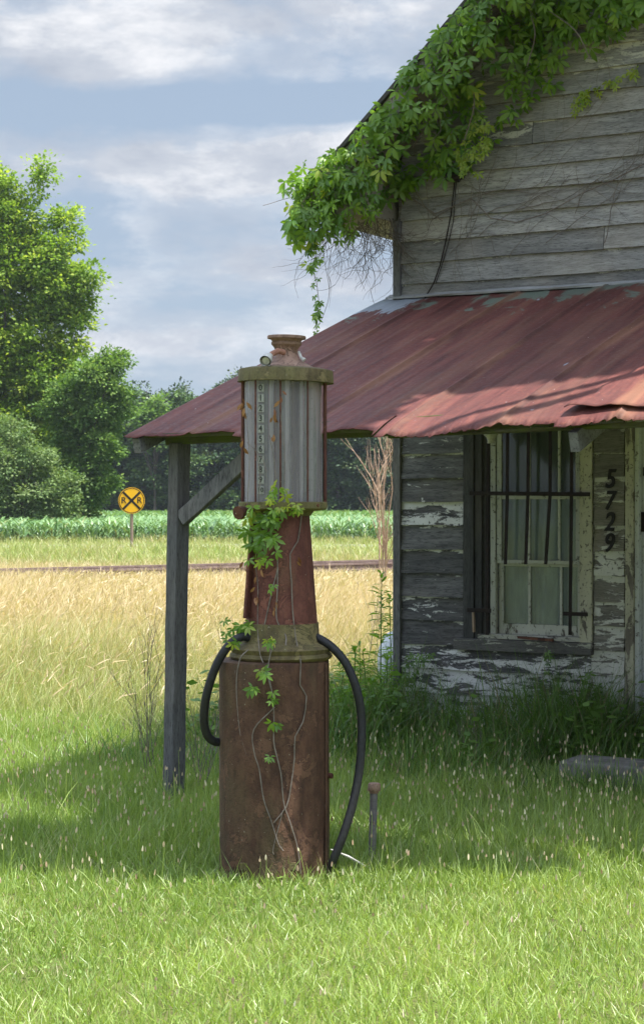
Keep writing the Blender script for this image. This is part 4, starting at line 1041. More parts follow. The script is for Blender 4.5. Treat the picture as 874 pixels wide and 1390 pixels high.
# ------------------------------------------------------------------ trees
def crown_arr(lobes, n_clump, per, leaf, spread, droop=0.0, hollow=.55, tintvar=.3, dryp=.15, flat=1.0):
    """leaf quads gathered in clumps spread through the lobes"""
    lobes = np.array(lobes, dtype=float)     # cx cy cz rx ry rz
    vol = (lobes[:, 3] * lobes[:, 4] * lobes[:, 5]) ** .75; pr = vol / vol.sum()
    li = rng.choice(len(lobes), n_clump, p=pr); L = lobes[li]
    dv_ = norm(rng.normal(0, 1, (n_clump, 3))); rad = (hollow + (1 - hollow) * rng.random(n_clump) ** .6) * rng.uniform(.85, 1.12, n_clump)
    C = L[:, :3] + dv_ * L[:, 3:6] * rad[:, None]
    tint = np.clip(rng.normal(.45, tintvar, n_clump) , 0, 1); dryc = (rng.random(n_clump) < dryp) * rng.random(n_clump)
    N = n_clump * per; ci = np.repeat(np.arange(n_clump), per)
    sz = spread * rng.uniform(.5, 1.4, n_clump)
    off = rng.normal(0, 1, (N, 3)) * sz[ci][:, None] * np.array([1, 1, .62 * flat])
    P = C[ci] + off
    d = norm(off + dv_[ci] * sz[ci][:, None] * .9 + rng.normal(0, .5 * spread, (N, 3)) - np.array([0, 0, droop]))
    nr = rng.normal(0, .55, (N, 3)) + np.array([0, 0, 1.0]) + dv_[ci] * .35
    mt = frames(d, nr, leaf * rng.uniform(.6, 1.3, N))
    a3 = np.stack([np.clip(tint[ci] + rng.normal(0, .15, N), 0, 1), np.zeros(N), np.clip(dryc[ci] + (rng.random(N) < .04) * .6, 0, 1)], 1)
    return bake(*SIMPLE, mt, P, a3), C
def billow(lobes, k=9, f=.45):
    out = []
    for (cx_, cy_, cz_, rx_, ry_, rz_) in lobes:
        out.append((cx_, cy_, cz_, rx_ * .6, ry_ * .6, rz_ * .6))
        for _ in range(k):
            v = norm(rng.normal(0, 1, (1, 3)))[0]; q_ = f * rng.uniform(.45, 1.1)
            out.append((cx_ + v[0] * rx_ * .82, cy_ + v[1] * ry_ * .82, cz_ + v[2] * rz_ * .82, rx_ * q_, ry_ * q_, min(rz_, rx_) * q_ * .75))
    return out
def limbs(mb, base, top_z, r0, targets, n=7, fork=.35):
    """trunk from base to top_z with limbs reaching the targets"""
    b = Vector(base); pts = [b + Vector((random.uniform(-.02, .02) * i * top_z * .3, random.uniform(-.02, .02) * i * top_z * .3, top_z * i / 6)) for i in range(7)]
    mb.tube(pts, [r0 * (1 - .75 * i / 6) * (1.25 if i == 0 else 1) for i in range(7)], n)
    for tg in targets:
        tg = Vector(tg); k = random.uniform(fork, .9); i = min(5, int(k * 6)); s = pts[i].lerp(pts[i + 1], k * 6 - i)
        if tg.z < s.z: s = pts[1].lerp(pts[2], random.random())
        rr_ = r0 * (1 - .75 * k) * .5; mid = s.lerp(tg, .5) + Vector((random.uniform(-1, 1), random.uniform(-1, 1), random.uniform(0, .6))) * (tg - s).length * .12
        mb.tube([s, s.lerp(mid, .5), mid, mid.lerp(tg, .6), tg], [rr_, rr_ * .8, rr_ * .6, rr_ * .35, rr_ * .12], 5)
def tree(name, label, base, height, r0, lobes, nc, per, leaf, spread, mat, group=None, droop=0, hollow=.55, cat='tree', nlimb=26, **kw):
    root = empty(name, base); tag(root, label, cat, group)
    (V, Fq, A), C = crown_arr(lobes, nc, per, leaf, spread, droop, hollow, **kw)
    np_mesh('crown', V, Fq, A, mat, root)
    mb = MB(); tg = [C[i] for i in rng.choice(len(C), min(nlimb, len(C)), replace=False)]
    limbs(mb, (0, 0, 0), height, r0, tg); mb.build('trunk', M['bark'], root, smooth=60)
    return root
def lobes_px(lst, d, basepx, depth=.8):
    out = []
    bx_ = (basepx - CX) / F * d
    for (x, y, r, *rest) in lst:
        p = at(x, y, d); ry = (rest[0] if rest else r)
        out.append((p[0] - bx_, random.uniform(-.3, .3) * r / F * d * depth, p[2], r / F * d, r / F * d * .85, ry / F * d))
    return out
DT_ = 92.0
big = [(18, 262, 26), (58, 232, 20, 26), (30, 300, 48), (88, 292, 20), (70, 330, 42), (112, 372, 26, 22), (60, 385, 55), (20, 360, 55), (100, 425, 32), (55, 450, 58), (5, 440, 60), (95, 475, 30), (60, 520, 55), (10, 520, 60), (95, 545, 40), (30, 590, 60),
       (-40, 320, 60), (-70, 400, 90), (-60, 500, 90), (-100, 590, 90), (-130, 460, 80), (-20, 245, 30)]
bt = at(-20, 700, DT_)
tree('sycamore_tree', 'tall bright green leafy tree, the tallest at the left edge', (bt[0], DT_, 0), 15, .42, billow(lobes_px(big, DT_, -20), 12), 6200, 28, .18, .24, M['tree_a'], hollow=.4, dryp=.3)
sec = [(150, 492, 24, 16), (130, 515, 36), (160, 530, 16, 12), (140, 560, 34), (115, 600, 40), (145, 600, 22), (110, 640, 38), (135, 655, 24), (90, 560, 45), (100, 690, 40, 25), (135, 625, 24)]
b2 = at(112, 700, 88); tree('maple_tree', 'smaller fine leaved tree leaning out on the right of the tall one', (b2[0], 88, 0), 7, .18, billow(lobes_px(sec, 88, 112), 10), 2300, 26, .14, .19, M['tree_b'], hollow=.5)
wil = [(20, 585, 38, 26), (45, 620, 42, 28), (10, 640, 46), (70, 660, 38, 30), (30, 685, 55, 30), (85, 690, 36, 22), (-30, 620, 60), (-40, 680, 60), (5, 600, 26)]
b3 = at(30, 715, 84); tree('willow_shrub', 'soft grey green bushy shrub in front of the tall tree', (b3[0], 84, 0), 3.5, .12, billow(lobes_px(wil, 84, 30), 8), 1500, 28, .12, .19, M['tree_c'], hollow=.5, cat='shrub')

# far woods: prototypes then copies
def proto(kind, i):
    H = 12.0
    if kind == 'pine':
        lob = []
        for k in range(9):
            zz_ = H * (.38 + .62 * k / 8); r = (1.9 * (1 - (k / 8) ** 1.5) + .45) * random.uniform(.8, 1.2)
            lob.append((random.uniform(-.7, .7), random.uniform(-.7, .7), zz_ - .5, r, r, .75))
        lob += [(0, 0, 2.5, 1.9, 1.9, 1.9), (.5, .3, 4.2, 1.7, 1.7, 1.5)]
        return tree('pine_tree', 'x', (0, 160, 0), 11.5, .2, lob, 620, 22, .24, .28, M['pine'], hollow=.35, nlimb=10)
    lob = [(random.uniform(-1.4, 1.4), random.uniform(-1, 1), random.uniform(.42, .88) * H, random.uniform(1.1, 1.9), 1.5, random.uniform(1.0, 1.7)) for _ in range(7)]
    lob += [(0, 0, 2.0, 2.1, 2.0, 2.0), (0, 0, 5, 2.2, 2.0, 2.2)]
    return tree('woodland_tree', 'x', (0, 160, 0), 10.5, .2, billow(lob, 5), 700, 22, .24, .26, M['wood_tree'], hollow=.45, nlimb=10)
protos = {'pine': [proto('pine', i) for i in range(3)], 'wood': [proto('wood', i) for i in range(3)]}
used = set()
def copy_tree(src):
    c = src.copy(); col.objects.link(c)
    for ch in list(src.children):
        d = ch.copy(); col.objects.link(d); d.parent = c
    return c
prof_x = [100, 180, 215, 232, 255, 290, 320, 335, 400, 560, 900]; prof_y = [545, 520, 516, 508, 512, 508, 500, 498, 510, 520, 530]
spots = []
for row, dd in enumerate((160, 164.5, 169, 174)):
    xx = -34 + row * 1.3
    while xx < 27:
        px = CX + xx / dd * F; ty = np.interp(px, prof_x, prof_y) + random.uniform(-4, 14) - (0 if row else -28)
        spots.append((xx, dd + random.uniform(-1.2, 1.2), (HY - ty) / F * dd + EYE, row)); xx += random.uniform(2.1, 3.3)
for i, (xx, dd, hh, row) in enumerate(spots):
    kind = 'pine' if random.random() < (.35 if row == 0 else .7) else 'wood'
    pr = protos[kind][random.randrange(3)]
    o = pr if pr.name not in used else copy_tree(pr)
    used.add(pr.name)
    sc = hh / 12.3; o.location = (xx, dd, 0); o.scale = (random.uniform(1.0, 1.3), 1.1, sc); o.rotation_euler = (0, 0, random.uniform(0, 6.28))
    o['category'] = 'tree'; o['group'] = 'pines in the woods beyond the corn' if kind == 'pine' else 'leafy trees in the woods beyond the corn'
    o['label'] = 'dark pine in the far woods beyond the corn field' if kind == 'pine' else 'dark leafy tree in the far woods beyond the corn field'
# lone lighter young tree in front of the woods
lt = [(212, 548, 12, 12), (205, 565, 16), (218, 575, 15), (210, 590, 20), (198, 580, 10)]
b4 = at(210, 690, 157); tree('poplar_tree', 'light green young tree standing out against the dark far woods', (b4[0], 157, 0), 8, .14, lobes_px(lt, 157, 210), 220, 20, .30, .35, M['tree_b'], hollow=.3)
# undergrowth at the wood's edge
out = []; lb = [(x, random.uniform(158.5, 160.5), random.uniform(.6, 2.0), 1.8, 1.2, random.uniform(1.0, 1.9)) for x in np.arange(-36, 28, 1.5)]
(V, Fq, A), C = crown_arr(lb, 4200, 16, .3, .3, hollow=.3)
tag(np_mesh('undergrowth', V, Fq, A, M['wood_tree']), 'dark brushy undergrowth along the edge of the far woods', 'undergrowth', kind='stuff')

# dead shrub beside the store
dbp = at(527, 690, 30.0); dsb = empty('dead_sapling', (dbp[0], 30, 0)); tag(dsb, 'bare pale dead sapling seen just left of the store corner', 'sapling')
q = MB()
def twig(mb, p, d, L, r, dep):
    p = Vector(p); d = Vector(d).normalized(); pts = [p]
    for i in range(4):
        d = (d + Vector((random.uniform(-.13, .13), random.uniform(-.13, .13), random.uniform(.0, .10)))).normalized(); pts.append(pts[-1] + d * L / 4)
    mb.tube(pts, [r, r * .8, r * .6, r * .45, r * .25], 4)
    if dep:
        for i in range(6):
            k = random.uniform(.15, .95); j = min(3, int(k * 4)); b = pts[j].lerp(pts[j + 1], k * 4 - j)
            dd = (d + Vector((random.uniform(-.75, .75), random.uniform(-.6, .6), random.uniform(.1, .5)))).normalized(); twig(mb, b, dd, L * random.uniform(.28, .5), r * .5, dep - 1)
for k in range(4): twig(q, (random.uniform(-.10, .10), 0, 0), (random.uniform(-.07, .05), 0, 1), random.uniform(2.0, 2.8), .018, 2)
q.build('twigs', M['deadwood'], dsb)

# shade tree right of the picture: its limbs reach over the porch and lawn
oak = empty('oak_tree', (8.7, 10.4, 0)); tag(oak, 'broad oak to the right of the store spreading over the porch roof', 'tree')
def shade_pts():
    P = []
    n_ = 30000
    X = rng.uniform(-4.2, 3.6, n_); D = rng.uniform(7.6, 11.5, n_)
    front = 8.05 + .10 * np.sin(X * 2.1) + .07 * np.sin(X * 5.3 + 1) - .03 * X
    back = np.where(X < -1.1, 8.85 + .1 * np.sin(X * 3), 10.6)
    k = (D > front) & (D < back); X, D = X[k], D[k]
    k = rng.random(len(X)) < np.where(D < front[k] + .25, .75, 1); X, D = X[k], D[k]
    s_r, n_r = dist_house(X + K * 2.1 * UX, D + K * 2.1 * UY); kk = ~((s_r > 1.2) & (n_r < 3.15)); X, D = X[kk], D[kk]
    H = rng.uniform(5.6, 8.6, len(X)); P.append(np.stack([X + K * H * UX, D + K * H * UY, H], 1))
    s = rng.uniform(-.3, 3.6, n_); n2 = rng.uniform(.1, 3.1, n_)
    lim = np.where(s > 1.25, 2.22 - .10 * (s - 1.9) + .05 * np.sin(s * 9), 3.1); k = n2 < lim; s, n2 = s[k], n2[k]
    W0 = np.stack([0.509 + s * math.cos(HA) + n2 * math.sin(HA), 12.3 + s * math.sin(HA) - n2 * math.cos(HA), 3.0 - n2 / PD], 1)
    H = rng.uniform(7.4, 9.6, len(s)) + np.clip(s, 0, 3) * .3; dz = H - W0[:, 2]
    P.append(np.stack([W0[:, 0] + K * dz * UX, W0[:, 1] + K * dz * UY, H], 1))
    return P
PA, PB = shade_pts()
PA = PA[rng.choice(len(PA), 6500)]; PB = PB[rng.choice(len(PB), 5200)]
P = np.concatenate([PA, PB]); N = len(P)
mt = frames(np.concatenate([rng.normal(0, 1, (N, 2)), rng.normal(-.1, .25, (N, 1))], 1), rng.normal(0, .3, (N, 3)) + np.array([0, 0, 1.0]), rng.uniform(.12, .22, N))
arr1 = bake(*SIMPLE, mt, P - np.array([8.7, 10.4, 0]), np.stack([np.clip(rng.normal(.4, .25, N), 0, 1), np.zeros(N), np.zeros(N)], 1))
lob = [(1.5, .5, 9.5, 3.0, 2.6, 1.8), (-.6, 1.5, 10.2, 2.2, 2.0, 1.3), (2.5, -1.0, 8.0, 2.4, 2.2, 1.8), (0.5, 2.5, 11.0, 2.6, 2.2, 1.6), (2.8, 2.4, 9, 2.4, 2.4, 2)]
arr2, C = crown_arr(lob, 300, 22, .20, .34, hollow=.4)
np_mesh('crown', *join([arr1, arr2]), M['tree_b'], oak)
mb = MB(); tg = [C[i] for i in rng.choice(len(C), 14, replace=False)] + [tuple(P[i] - np.array([8.7, 10.4, 0])) for i in list(rng.choice(np.arange(len(PA), N), 8, replace=False)) + list(rng.choice(len(PA), 3, replace=False))]
limbs(mb, (0, 0, 0), 8.6, .36, tg, 9, .5); mb.build('trunk', M['bark'], oak, smooth=60)

# ------------------------------------------------------------------ virginia creeper
def compound(P, out_n, dn, size, at3, out):
    """5-leaflet leaves at P: out_n outward normal, dn hanging direction"""
    N = len(P); dn = norm(dn); on = norm(out_n - dn * (out_n * dn).sum(1, keepdims=True)); sd2 = np.cross(dn, on)
    for a, l in ((0, 1.0), (.80, .95), (-.80, .95), (1.65, .74), (-1.65, .74)):
        aj = a + rng.normal(0, .12, N)
        d = dn * np.cos(aj)[:, None] + sd2 * np.sin(aj)[:, None] + on * (.25 + rng.normal(0, .12, N))[:, None]
        mt = frames(d, on + rng.normal(0, .2, (N, 3)), size * l * rng.uniform(.85, 1.1, N)); out.append(bake(*LEAFLET, mt, P, at3))
def Wn(s, n, z):
    s, n, z = np.broadcast_arrays(np.asarray(s, float), n, z)
    return np.stack([0.509 + s * math.cos(HA) + n * math.sin(HA), 12.3 + s * math.sin(HA) - n * math.cos(HA), z], 1)
NW = np.array([math.sin(HA), -math.cos(HA), 0.0]); SW = np.array([math.cos(HA), math.sin(HA), 0.0])
vine = empty('creeper_vine', tuple(Wd(.1, .1, 3.2))); tag(vine, 'leafy green creeper covering the gable eave with bare stems hanging below', 'vine')
VO = np.array(vine.location)
out = []
def put(P, bright=None, size=(.048, .105), nrm_v=None, hang=None):
    N = len(P); nv_ = (NW * 1.0 + np.array([-.1, 0, .35]))[None] + rng.normal(0, .35, (N, 3)) if nrm_v is None else nrm_v
    dn = np.array([0, 0, -1.0])[None] + rng.normal(0, .38, (N, 3)) if hang is None else hang
    b = rng.random(N) < .04 if bright is None else bright
    a3 = np.stack([np.clip(rng.normal(.45, .28, N), 0, 1), np.zeros(N), np.where(b, rng.uniform(.15, .75, N), 0)], 1)
    compound(P - VO, nv_, dn, rng.uniform(size[0], size[1], N), a3, out)
# along the barge board / rake edge, thick curtain
N = 600; t_ = rng.random(N) ** 1.1; s = -.52 + 2.6 * t_; hang = rng.random(N) ** 1.2 * np.interp(s, [-.5, -.2, .2, .8, 2], [.28, .48, .50, .42, .40])
z_ = RZ0 + PITCH * s - .05 - hang; nn3 = OH + .03 + rng.uniform(0, .10, N)
gap = vnoise(s + 3, z_, .20, 12) > .24; put(Wn(s, nn3, z_)[gap])
# over the tip
N = 130; put(Wn(np.clip(rng.normal(-.50, .07, N), -.62, -.3), rng.uniform(-.3, OH + .1, N), rng.normal(3.70, .11, N)))
# on the roof slope edge
N = 40; s = rng.uniform(-.5, -.2, N); put(Wn(s, rng.uniform(.1, OH + .05, N), RZ0 + PITCH * s + .05), size=(.05, .08))
# under the soffit and on the wall below the rake
N = 520; s = rng.uniform(-.02, 2.3, N); low_b = np.interp(s, [0, .35, .62, .85, 1.2, 1.6, 2.3], [3.70, 3.73, 3.78, 4.05, 4.30, 4.55, 4.9])
zt_ = RZ0 + PITCH * s - .2; z_ = low_b + (zt_ - low_b) * rng.random(N) ** .9; gap = (vnoise(s + 8, z_, .25, 22) > .33) | (z_ < low_b + .12)
put(Wn(s, rng.uniform(.04, .2, N), z_)[gap])
# second tier hanging in front of wall
N = 120; s = rng.uniform(-.1, 1.7, N); put(Wn(s, rng.uniform(.15, .42, N), RZ0 + PITCH * s - .16 - rng.random(N) * .42))
# bright young strands
for (x0, y0_, x1, y1_) in ((650, 150, 622, 235), (648, 195, 640, 235), (612, 185, 628, 232), (664, 162, 655, 215), (868, 95, 790, 130), (800, 120, 778, 150)):
    n_ = 16; k = rng.random(n_); px = x0 + (x1 - x0) * k + rng.normal(0, 3, n_); py = y0_ + (y1_ - y0_) * k + rng.normal(0, 4, n_)
    nO = .22 if x0 < 700 else .05
    P = np.array([Wd(Sof(a, nO), nO, Zof(a, b, nO)) for a, b in zip(px, py)]); put(P, np.ones(n_, bool), (.035, .055))
# top right mass
N = 170; px = rng.uniform(690, 890, N); py = rng.random(N) * np.interp(px, [690, 740, 800, 890], [120, 85, 60, 30]) - 15
P = np.array([Wd(Sof(a, .2), .2 + random.uniform(-.1, .1), Zof(a, b, .2)) for a, b in zip(px, py)]); put(P)
# leafy hanging strand at the tip, down to the porch roof edge
strand = [(405, 285), (412, 305), (420, 325), (428, 345), (424, 365), (430, 385), (433, 412), (428, 448)]
n_ = 70; k = rng.random(n_) ** 1.5 * (len(strand) - 1.01); i = k.astype(int); f = k - i
sp2 = np.array(strand, float); pxy = sp2[i] * (1 - f[:, None]) + sp2[i + 1] * f[:, None] + rng.normal(0, 6, (n_, 2)) * (1.2 - k[:, None] / 8)
P = np.array([Wd(Sof(a, .42), .42, Zof(a, b, .42)) for a, b in pxy]); put(P, size=(.035, .06))
N = 90; put(Wn(rng.uniform(-.5, .12, N), rng.uniform(OH, OH + .08, N), rng.uniform(3.50, 3.80, N)), size=(.045, .085))
# low leaves under the eave tip
N = 60; px = rng.uniform(398, 480, N); py = rng.normal(300, 14, N) - (px - 400) * .05; P = np.array([Wd(Sof(a, .4), .4, Zof(a, b, .4)) for a, b in zip(px, py)]); put(P, size=(.04, .065))
np_mesh('foliage', *join(out), M['creeper'], vine)
# stems
q = MB()
def wpt(px, py, n): return Vector(Wd(Sof(px, n), n, Zof(px, py, n)) - VO)
def wander(px, py, ang, L, n0, r, steps=12, curl=.25, br=.25, grav=0.0):
    pts = [wpt(px, py, n0)]
    for i in range(steps):
        ang += random.uniform(-curl, curl); px += math.cos(ang) * L / steps; py += -math.sin(ang) * L / steps + grav
        pts.append(wpt(px, py, n0 + random.uniform(-.006, .006)))
        if random.random() < br and r > .0016: wander(px, py, ang + random.choice((-1, 1)) * random.uniform(.4, 1.0), L * .45, n0, r * .6, 6, curl, br * .5, grav)
    q.tube(pts, [r * (1 - .6 * i / steps) for i in range(steps + 1)], 5)
for a in ((585, 300, .65, 190), (640, 290, .75, 170), (660, 290, .5, 220), (700, 285, .45, 190), (690, 350, .9, 130), (740, 330, .8, 150), (745, 250, .4, 150), (560, 330, .3, 160), (630, 250, -.4, 120), (720, 215, .5, 160), (780, 290, .9, 130), (610, 345, .8, 120), (820, 330, 1.0, 160), (590, 280, .2, 260), (650, 320, .6, 260)):
    wander(a[0], a[1], a[2], a[3], .035, random.uniform(.0016, .0034), 14, .3, .22)
# thick sagging stem across the wall
q.tube([wpt(x, y, .05) for x, y in ((560, 270), (590, 290), (640, 270), (665, 296), (700, 302), (740, 290), (790, 262), (830, 245), (874, 222))], .0042, 6)
q.tube([wpt(x, y, .06) for x, y in ((545, 240), (565, 262), (580, 285), (600, 300))], .004, 6)
for x0, y0_ in ((560, 250), (575, 245), (620, 250), (548, 262), (640, 255), (655, 235)):
    wander(x0, y0_, -1.5 + random.uniform(-.3, .3), random.uniform(60, 150), .05, .002, 8, .25, .2)
# pale stems through the foliage
for (x0, y0_, x1, y1_) in ((610, 60, 640, 120), (640, 110, 630, 190), (720, 20, 715, 90), (600, 120, 560, 200), (745, 15, 800, 80)):
    q.tube(smooth_pts([wpt(x0, y0_, .3), wpt((x0 + x1) / 2 + 8, (y0_ + y1_) / 2 - 6, .32), wpt(x1, y1_, .28)], 8), .004, 5)
# bare tangle hanging under the eave
for k_ in range(46):
    x0 = random.uniform(430, 537); y0_ = 299 + random.uniform(-3, 4)
    wander(x0, y0_, -1.5 + random.uniform(-.7, .7), random.uniform(25, 100) * (1.0 if x0 > 450 else .7), random.uniform(.05, .42), random.uniform(.0012, .0026), 9, .42, .35)
q.tube([wpt(a, b, .42) for a, b in strand], .0022, 5); q.tube(smooth_pts([wpt(437, 300, .4), wpt(440, 350, .4), wpt(447, 395, .4), wpt(440, 425, .4), wpt(430, 446, .4)], 12), .0016, 4)
for k_ in range(10): wander(537 + random.uniform(-4, 3), random.uniform(300, 330), -1.5, 75, .03, .0022, 9, .35, .3)
q.tube(smooth_pts([wpt(395, 268, .45), wpt(380, 272, .45), wpt(368, 276, .45), wpt(357, 279, .45)], 8), .0018, 4)
q.build('stem', M['stem'], vine)
q = MB()
for k_ in range(30):
    wander(random.uniform(436, 534), 299 + random.uniform(-3, 4), -1.5 + random.uniform(-.6, .6), random.uniform(35, 105), random.uniform(.05, .42), random.uniform(.0020, .0032), 9, .42, .35)
for k_ in range(34):
    s_ = random.uniform(-.4, 2.0); zz = RZ0 + PITCH * s_ - random.uniform(.05, .3); pts = [Vector(Wd(s_, .46, zz) - VO)]
    for j_ in range(8):
        s_ += random.uniform(-.06, .05); zz -= random.uniform(.02, .08); pts.append(Vector(Wd(s_, .46 + random.uniform(0, .08), zz) - VO))
    q.tube(pts, [.0035 * (1 - .07 * i_) for i_ in range(9)], 5)
q.build('dark_stem', M['bark'], vine)

# small creeper on the lower wall
v2 = empty('creeper_seedling', tuple(Wd(1.2, .05, 0))); tag(v2, 'small leafy creeper climbing the lower wall below the window', 'vine'); VO = np.array(v2.location)
out = []; q = MB()
for (x0, y0_, x1, y1_) in ((745, 1000, 742, 880), (790, 1010, 800, 915), (800, 980, 812, 930), (545, 960, 556, 880), (550, 930, 580, 880)):
    n_ = 15; k = rng.random(n_); px = x0 + (x1 - x0) * k + rng.normal(0, 6, n_); py = y0_ + (y1_ - y0_) * k + rng.normal(0, 5, n_)
    P = np.array([Wd(Sof(a, .08), .08, Zof(a, b, .08)) for a, b in zip(px, py)]); put(P, size=(.03, .05)); q.tube([wpt(x0, y0_ + 60, .06), wpt((x0 + x1) / 2 + 4, (y0_ + y1_) / 2, .06), wpt(x1, y1_, .06)], .002, 5)
np_mesh('foliage', *join(out), M['weeds'], v2); q.build('stem', M['green_stem'], v2)

# creeper on the pump
v3 = empty('pump_creeper', (PX, 8.07, 0)); tag(v3, 'green creeper with bare stems climbing the front of the gas pump', 'vine'); VO = np.array(v3.location)
def prad(py):   # pump front surface depth (m) and centre offset by height
    if py > 893: return rb, bx
    if py > 868: return 70 * u, 0
    if py > 692: k = (868 - py) / 174; return (50.5 - 13 * k) * u, 0
    return 60 * u, 0
def ppt(px, py, lift=.008):
    r, cx_ = prad(py); xo = (px - 382) * u - cx_; xo = max(-r * .97, min(r * .97, xo))
    yy = -math.sqrt(r * r - xo * xo) - lift
    f = (8.07 + yy) / 8.07
    return np.array([(px - 382) * u * f + PX * (f - 1), yy, EYE - (py - HY) * u * f])
out = []
def putp(P, size, bright=.1, hang=None):
    N = len(P); nv_ = np.array([0, -1.0, .35])[None] + rng.normal(0, .3, (N, 3)); dn = np.array([0, 0, -1.0])[None] + rng.normal(0, .35, (N, 3))
    a3 = np.stack([np.clip(rng.normal(.4, .25, N), 0, 1), np.zeros(N), (rng.random(N) < bright) * rng.uniform(.4, 1, N)], 1)
    compound(P, nv_, dn, rng.uniform(size[0], size[1], N), a3, out)
def cl(n, x, y, sx_, sy_, size, lift=.03, bright=.1):
    P = np.array([ppt(rng.normal(x, sx_), rng.normal(y, sy_), lift + rng.uniform(0, .05)) for _ in range(n)]); putp(P, size, bright)
cl(22, 364, 705, 14, 10, (.035, .055)); cl(18, 358, 735, 11, 12, (.035, .055)); cl(12, 375, 680, 8, 14, (.03, .045), bright=.6); cl(6, 402, 692, 5, 4, (.03, .04), bright=.7); cl(5, 345, 698, 5, 5, (.04, .055)); cl(6, 352, 757, 9, 5, (.03, .045))
cl(2, 368, 798, 4, 4, (.025, .04)); cl(12, 330, 852, 12, 6, (.03, .045)); cl(5, 318, 868, 6, 5, (.03, .05)); cl(4, 366, 868, 5, 4, (.03, .04), bright=.5)
cl(4, 352, 915, 5, 4, (.035, .05)); cl(4, 338, 938, 6, 3, (.035, .05)); cl(3, 372, 945, 4, 4, (.03, .04)); cl(3, 372, 980, 4, 4, (.03, .045)); cl(2, 365, 1025, 3, 3, (.025, .035))
np_mesh('foliage', *join(out), M['creeper'], v3)
q = MB()
def stemp(pts, r=.0028, lift=.006): q.tube(smooth_pts([Vector(ppt(a, b, lift)) + Vector((random.uniform(-.003, .003), 0, 0)) for a, b in pts], 28), [r] * 29, 6)
stemp([(378, 770), (376, 800), (376, 840), (388, 862), (388, 876)]); stemp([(410, 700), (404, 735), (394, 752), (396, 790), (397, 830), (402, 868), (408, 900), (408, 930), (416, 945), (412, 980), (400, 1000), (400, 1030), (395, 1070), (389, 1095), (372, 1117)])
stemp([(365, 915), (370, 950), (373, 985), (372, 1010), (382, 1050), (385, 1090), (394, 1115), (404, 1150), (408, 1186)]); stemp([(372, 960), (344, 990), (344, 1020), (352, 1045), (358, 1085), (368, 1115), (378, 1145), (384, 1155)])
stemp([(337, 882), (325, 895), (322, 930), (326, 990), (334, 1024)]); stemp([(320, 910), (312, 960), (300, 1010), (299, 1050)], .002); stemp([(372, 876), (366, 890), (364, 915), (368, 935)]); stemp([(347, 770), (350, 800), (350, 850), (352, 885), (358, 900)], .002)
stemp([(375, 740), (376, 770), (370, 800), (358, 850)], .003); stemp([(385, 1100), (372, 1150), (372, 1160)], .002)
for (x0, y0_, x1, y1_) in ((333, 560, 336, 690), (346, 600, 350, 685), (380, 560, 384, 680), (365, 590, 372, 690), (336, 600, 362, 640)):
    stemp([(x0, y0_), ((x0 + x1) / 2 + 5, (y0_ + y1_) / 2), (x1, y1_)], .0016)
q.build('stem', M['stem'], v3)
dl = []
for (x, y, n_) in ((331, 540, 5), (331, 555, 4), (373, 565, 4), (381, 535, 3), (369, 588, 2), (333, 765, 5), (345, 790, 3), (348, 815, 2), (374, 822, 3), (405, 755, 2), (356, 775, 2), (333, 600, 2)):
    P = np.array([ppt(rng.normal(x, 2), rng.normal(y, 5), .012) for _ in range(n_)]); N = n_
    mt = frames(np.array([0, 0, -1.0])[None] + rng.normal(0, .4, (N, 3)), np.array([0, -1.0, 0])[None] + rng.normal(0, .5, (N, 3)), rng.uniform(.025, .045, N))
    dl.append(bake(*LEAFLET, mt, P, np.stack([rng.random(N), np.zeros(N), np.zeros(N)], 1)))
np_mesh('dead_leaves', *join(dl), M['dead_leaf'], v3)

# ------------------------------------------------------------------ hazy summer air
hb = MB(); hb.box(-800, 800, -40, 700, -1.0, 30.0)
m, t = new_mat('hazy_air'); pv = t.n('ShaderNodeVolumePrincipled'); pv.inputs['Color'].default_value = (0.80, 0.88, 1.0, 1); pv.inputs['Density'].default_value = 0.00022
pv.inputs['Anisotropy'].default_value = 0.2
ov_ = t.n('ShaderNodeOutputMaterial'); t.l(pv.outputs[0], ov_.inputs['Volume'])
tag(hb.build('haze', m), kind='stuff')

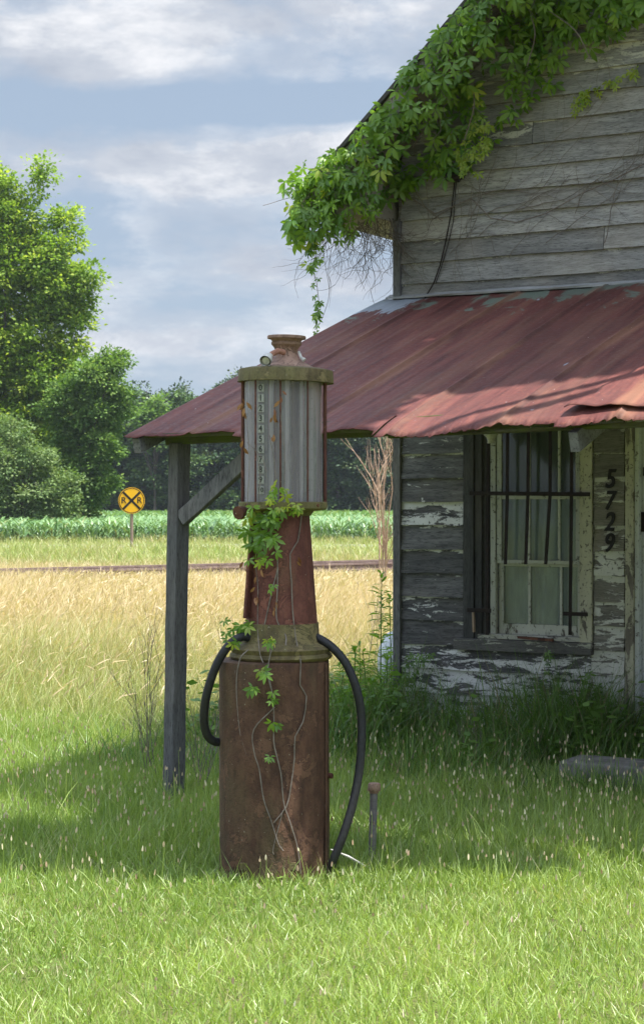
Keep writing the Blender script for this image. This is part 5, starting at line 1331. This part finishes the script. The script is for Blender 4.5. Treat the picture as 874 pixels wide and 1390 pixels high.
# ------------------------------------------------------------------ tall goldenrod stalks by the corner
def goldenrod(px, d, top_py, label, leafl=.10, nleaf=60, lean=0.0):
    base = at(px, HY, d); base[2] = 0; H = EYE - (top_py - HY) / F * d
    root = empty('goldenrod_plant', tuple(base)); tag(root, label, 'plant', 'tall green stalks beside the store corner')
    q = MB(); top = Vector((lean, 0, H)); q.tube([(0, 0, 0), (lean * .3, 0, H * .5), top], [.006, .005, .003], 6); q.build('stem', M['green_stem'], root)
    N = nleaf; f = np.sort(rng.random(N)) ; f = .12 + .88 * f; az = np.arange(N) * 2.4 + rng.normal(0, .3, N)
    P = np.stack([lean * f ** 1.5, 0 * f, H * f], 1); d_ = np.stack([np.cos(az), np.sin(az), rng.uniform(.1, .7, N) + 1.2 * (f > .93)], 1)
    mt = frames(d_, np.tile([0, 0, 1.0], (N, 1)) + rng.normal(0, .2, (N, 3)), leafl * np.interp(f, [0, .5, .9, 1], [.8, 1.1, .75, .35]) * rng.uniform(.8, 1.2, N), np.full(N, leafl * .55))
    np_mesh('foliage', *bake(*LEAFLET, mt, P, np.stack([rng.uniform(.3, 1, N), np.zeros(N), np.zeros(N)], 1)), M['creeper'], root)
for px, d, ty, lb_, n_ in ((516, 12.7, 778, 'tallest bright green stalk standing just left of the store corner', 80), (532, 12.9, 810, 'leafy green stalk half behind the store corner', 60), (500, 12.4, 885, 'medium green stalk left of the tallest one', 55),
                       (478, 12.2, 880, 'narrow green stalk in the gap beside the curved hose', 60), (462, 12.6, 905, 'short green stalk close to the gas pump cabinet', 45), (522, 12.1, 890, 'short stalk in front of the tallest one', 60), (490, 13.0, 870, 'green stalk in front of the pale gas tank', 55), (510, 11.9, 925, 'lowest bushy stalk below the tallest one', 55),
                       (455, 12.0, 940, 'small stalk touching the right side of the pump cabinet', 55), (536, 12.0, 940, 'small stalk at the foot of the corner board', 50), (486, 11.8, 945, 'small leafy stalk behind the lower curve of the hose', 55), (470, 12.8, 890, 'stalk between the pump and the pale gas tank', 60)):
    goldenrod(px, d, ty, lb_, .115, int(n_ * 1.5), random.uniform(-.04, .04))

# dry weed stalks by the porch post
def dryweed(px, d, top_py, label, n=5, sp=.3):
    base = at(px, HY, d); base[2] = 0; H = EYE - (top_py - HY) / F * d
    o = MB()
    for k in range(n): twig(o, (random.uniform(-.05, .05), random.uniform(-.05, .05), 0), (random.uniform(-sp, sp), random.uniform(-.2, .2), 1), H * random.uniform(.6, 1.0), .0028, 2 if k < 3 else 1)
    ob = o.build('dry_weed', M['stem']); ob.location = base; tag(ob, label, 'weed')
dryweed(205, 10.6, 850, 'dark branching dry weed left of the porch post', 6, .35)
dryweed(272, 10.2, 880, 'tangled dry weed between the porch post and pump', 6, .45)
dryweed(498, 15.5, 790, 'lone dry stalk rising in the meadow beside the column', 2, .08)
dryweed(420 + 225, 11.0, 960, 'dry bent stalk in the weeds below the wall corner', 3, .5)
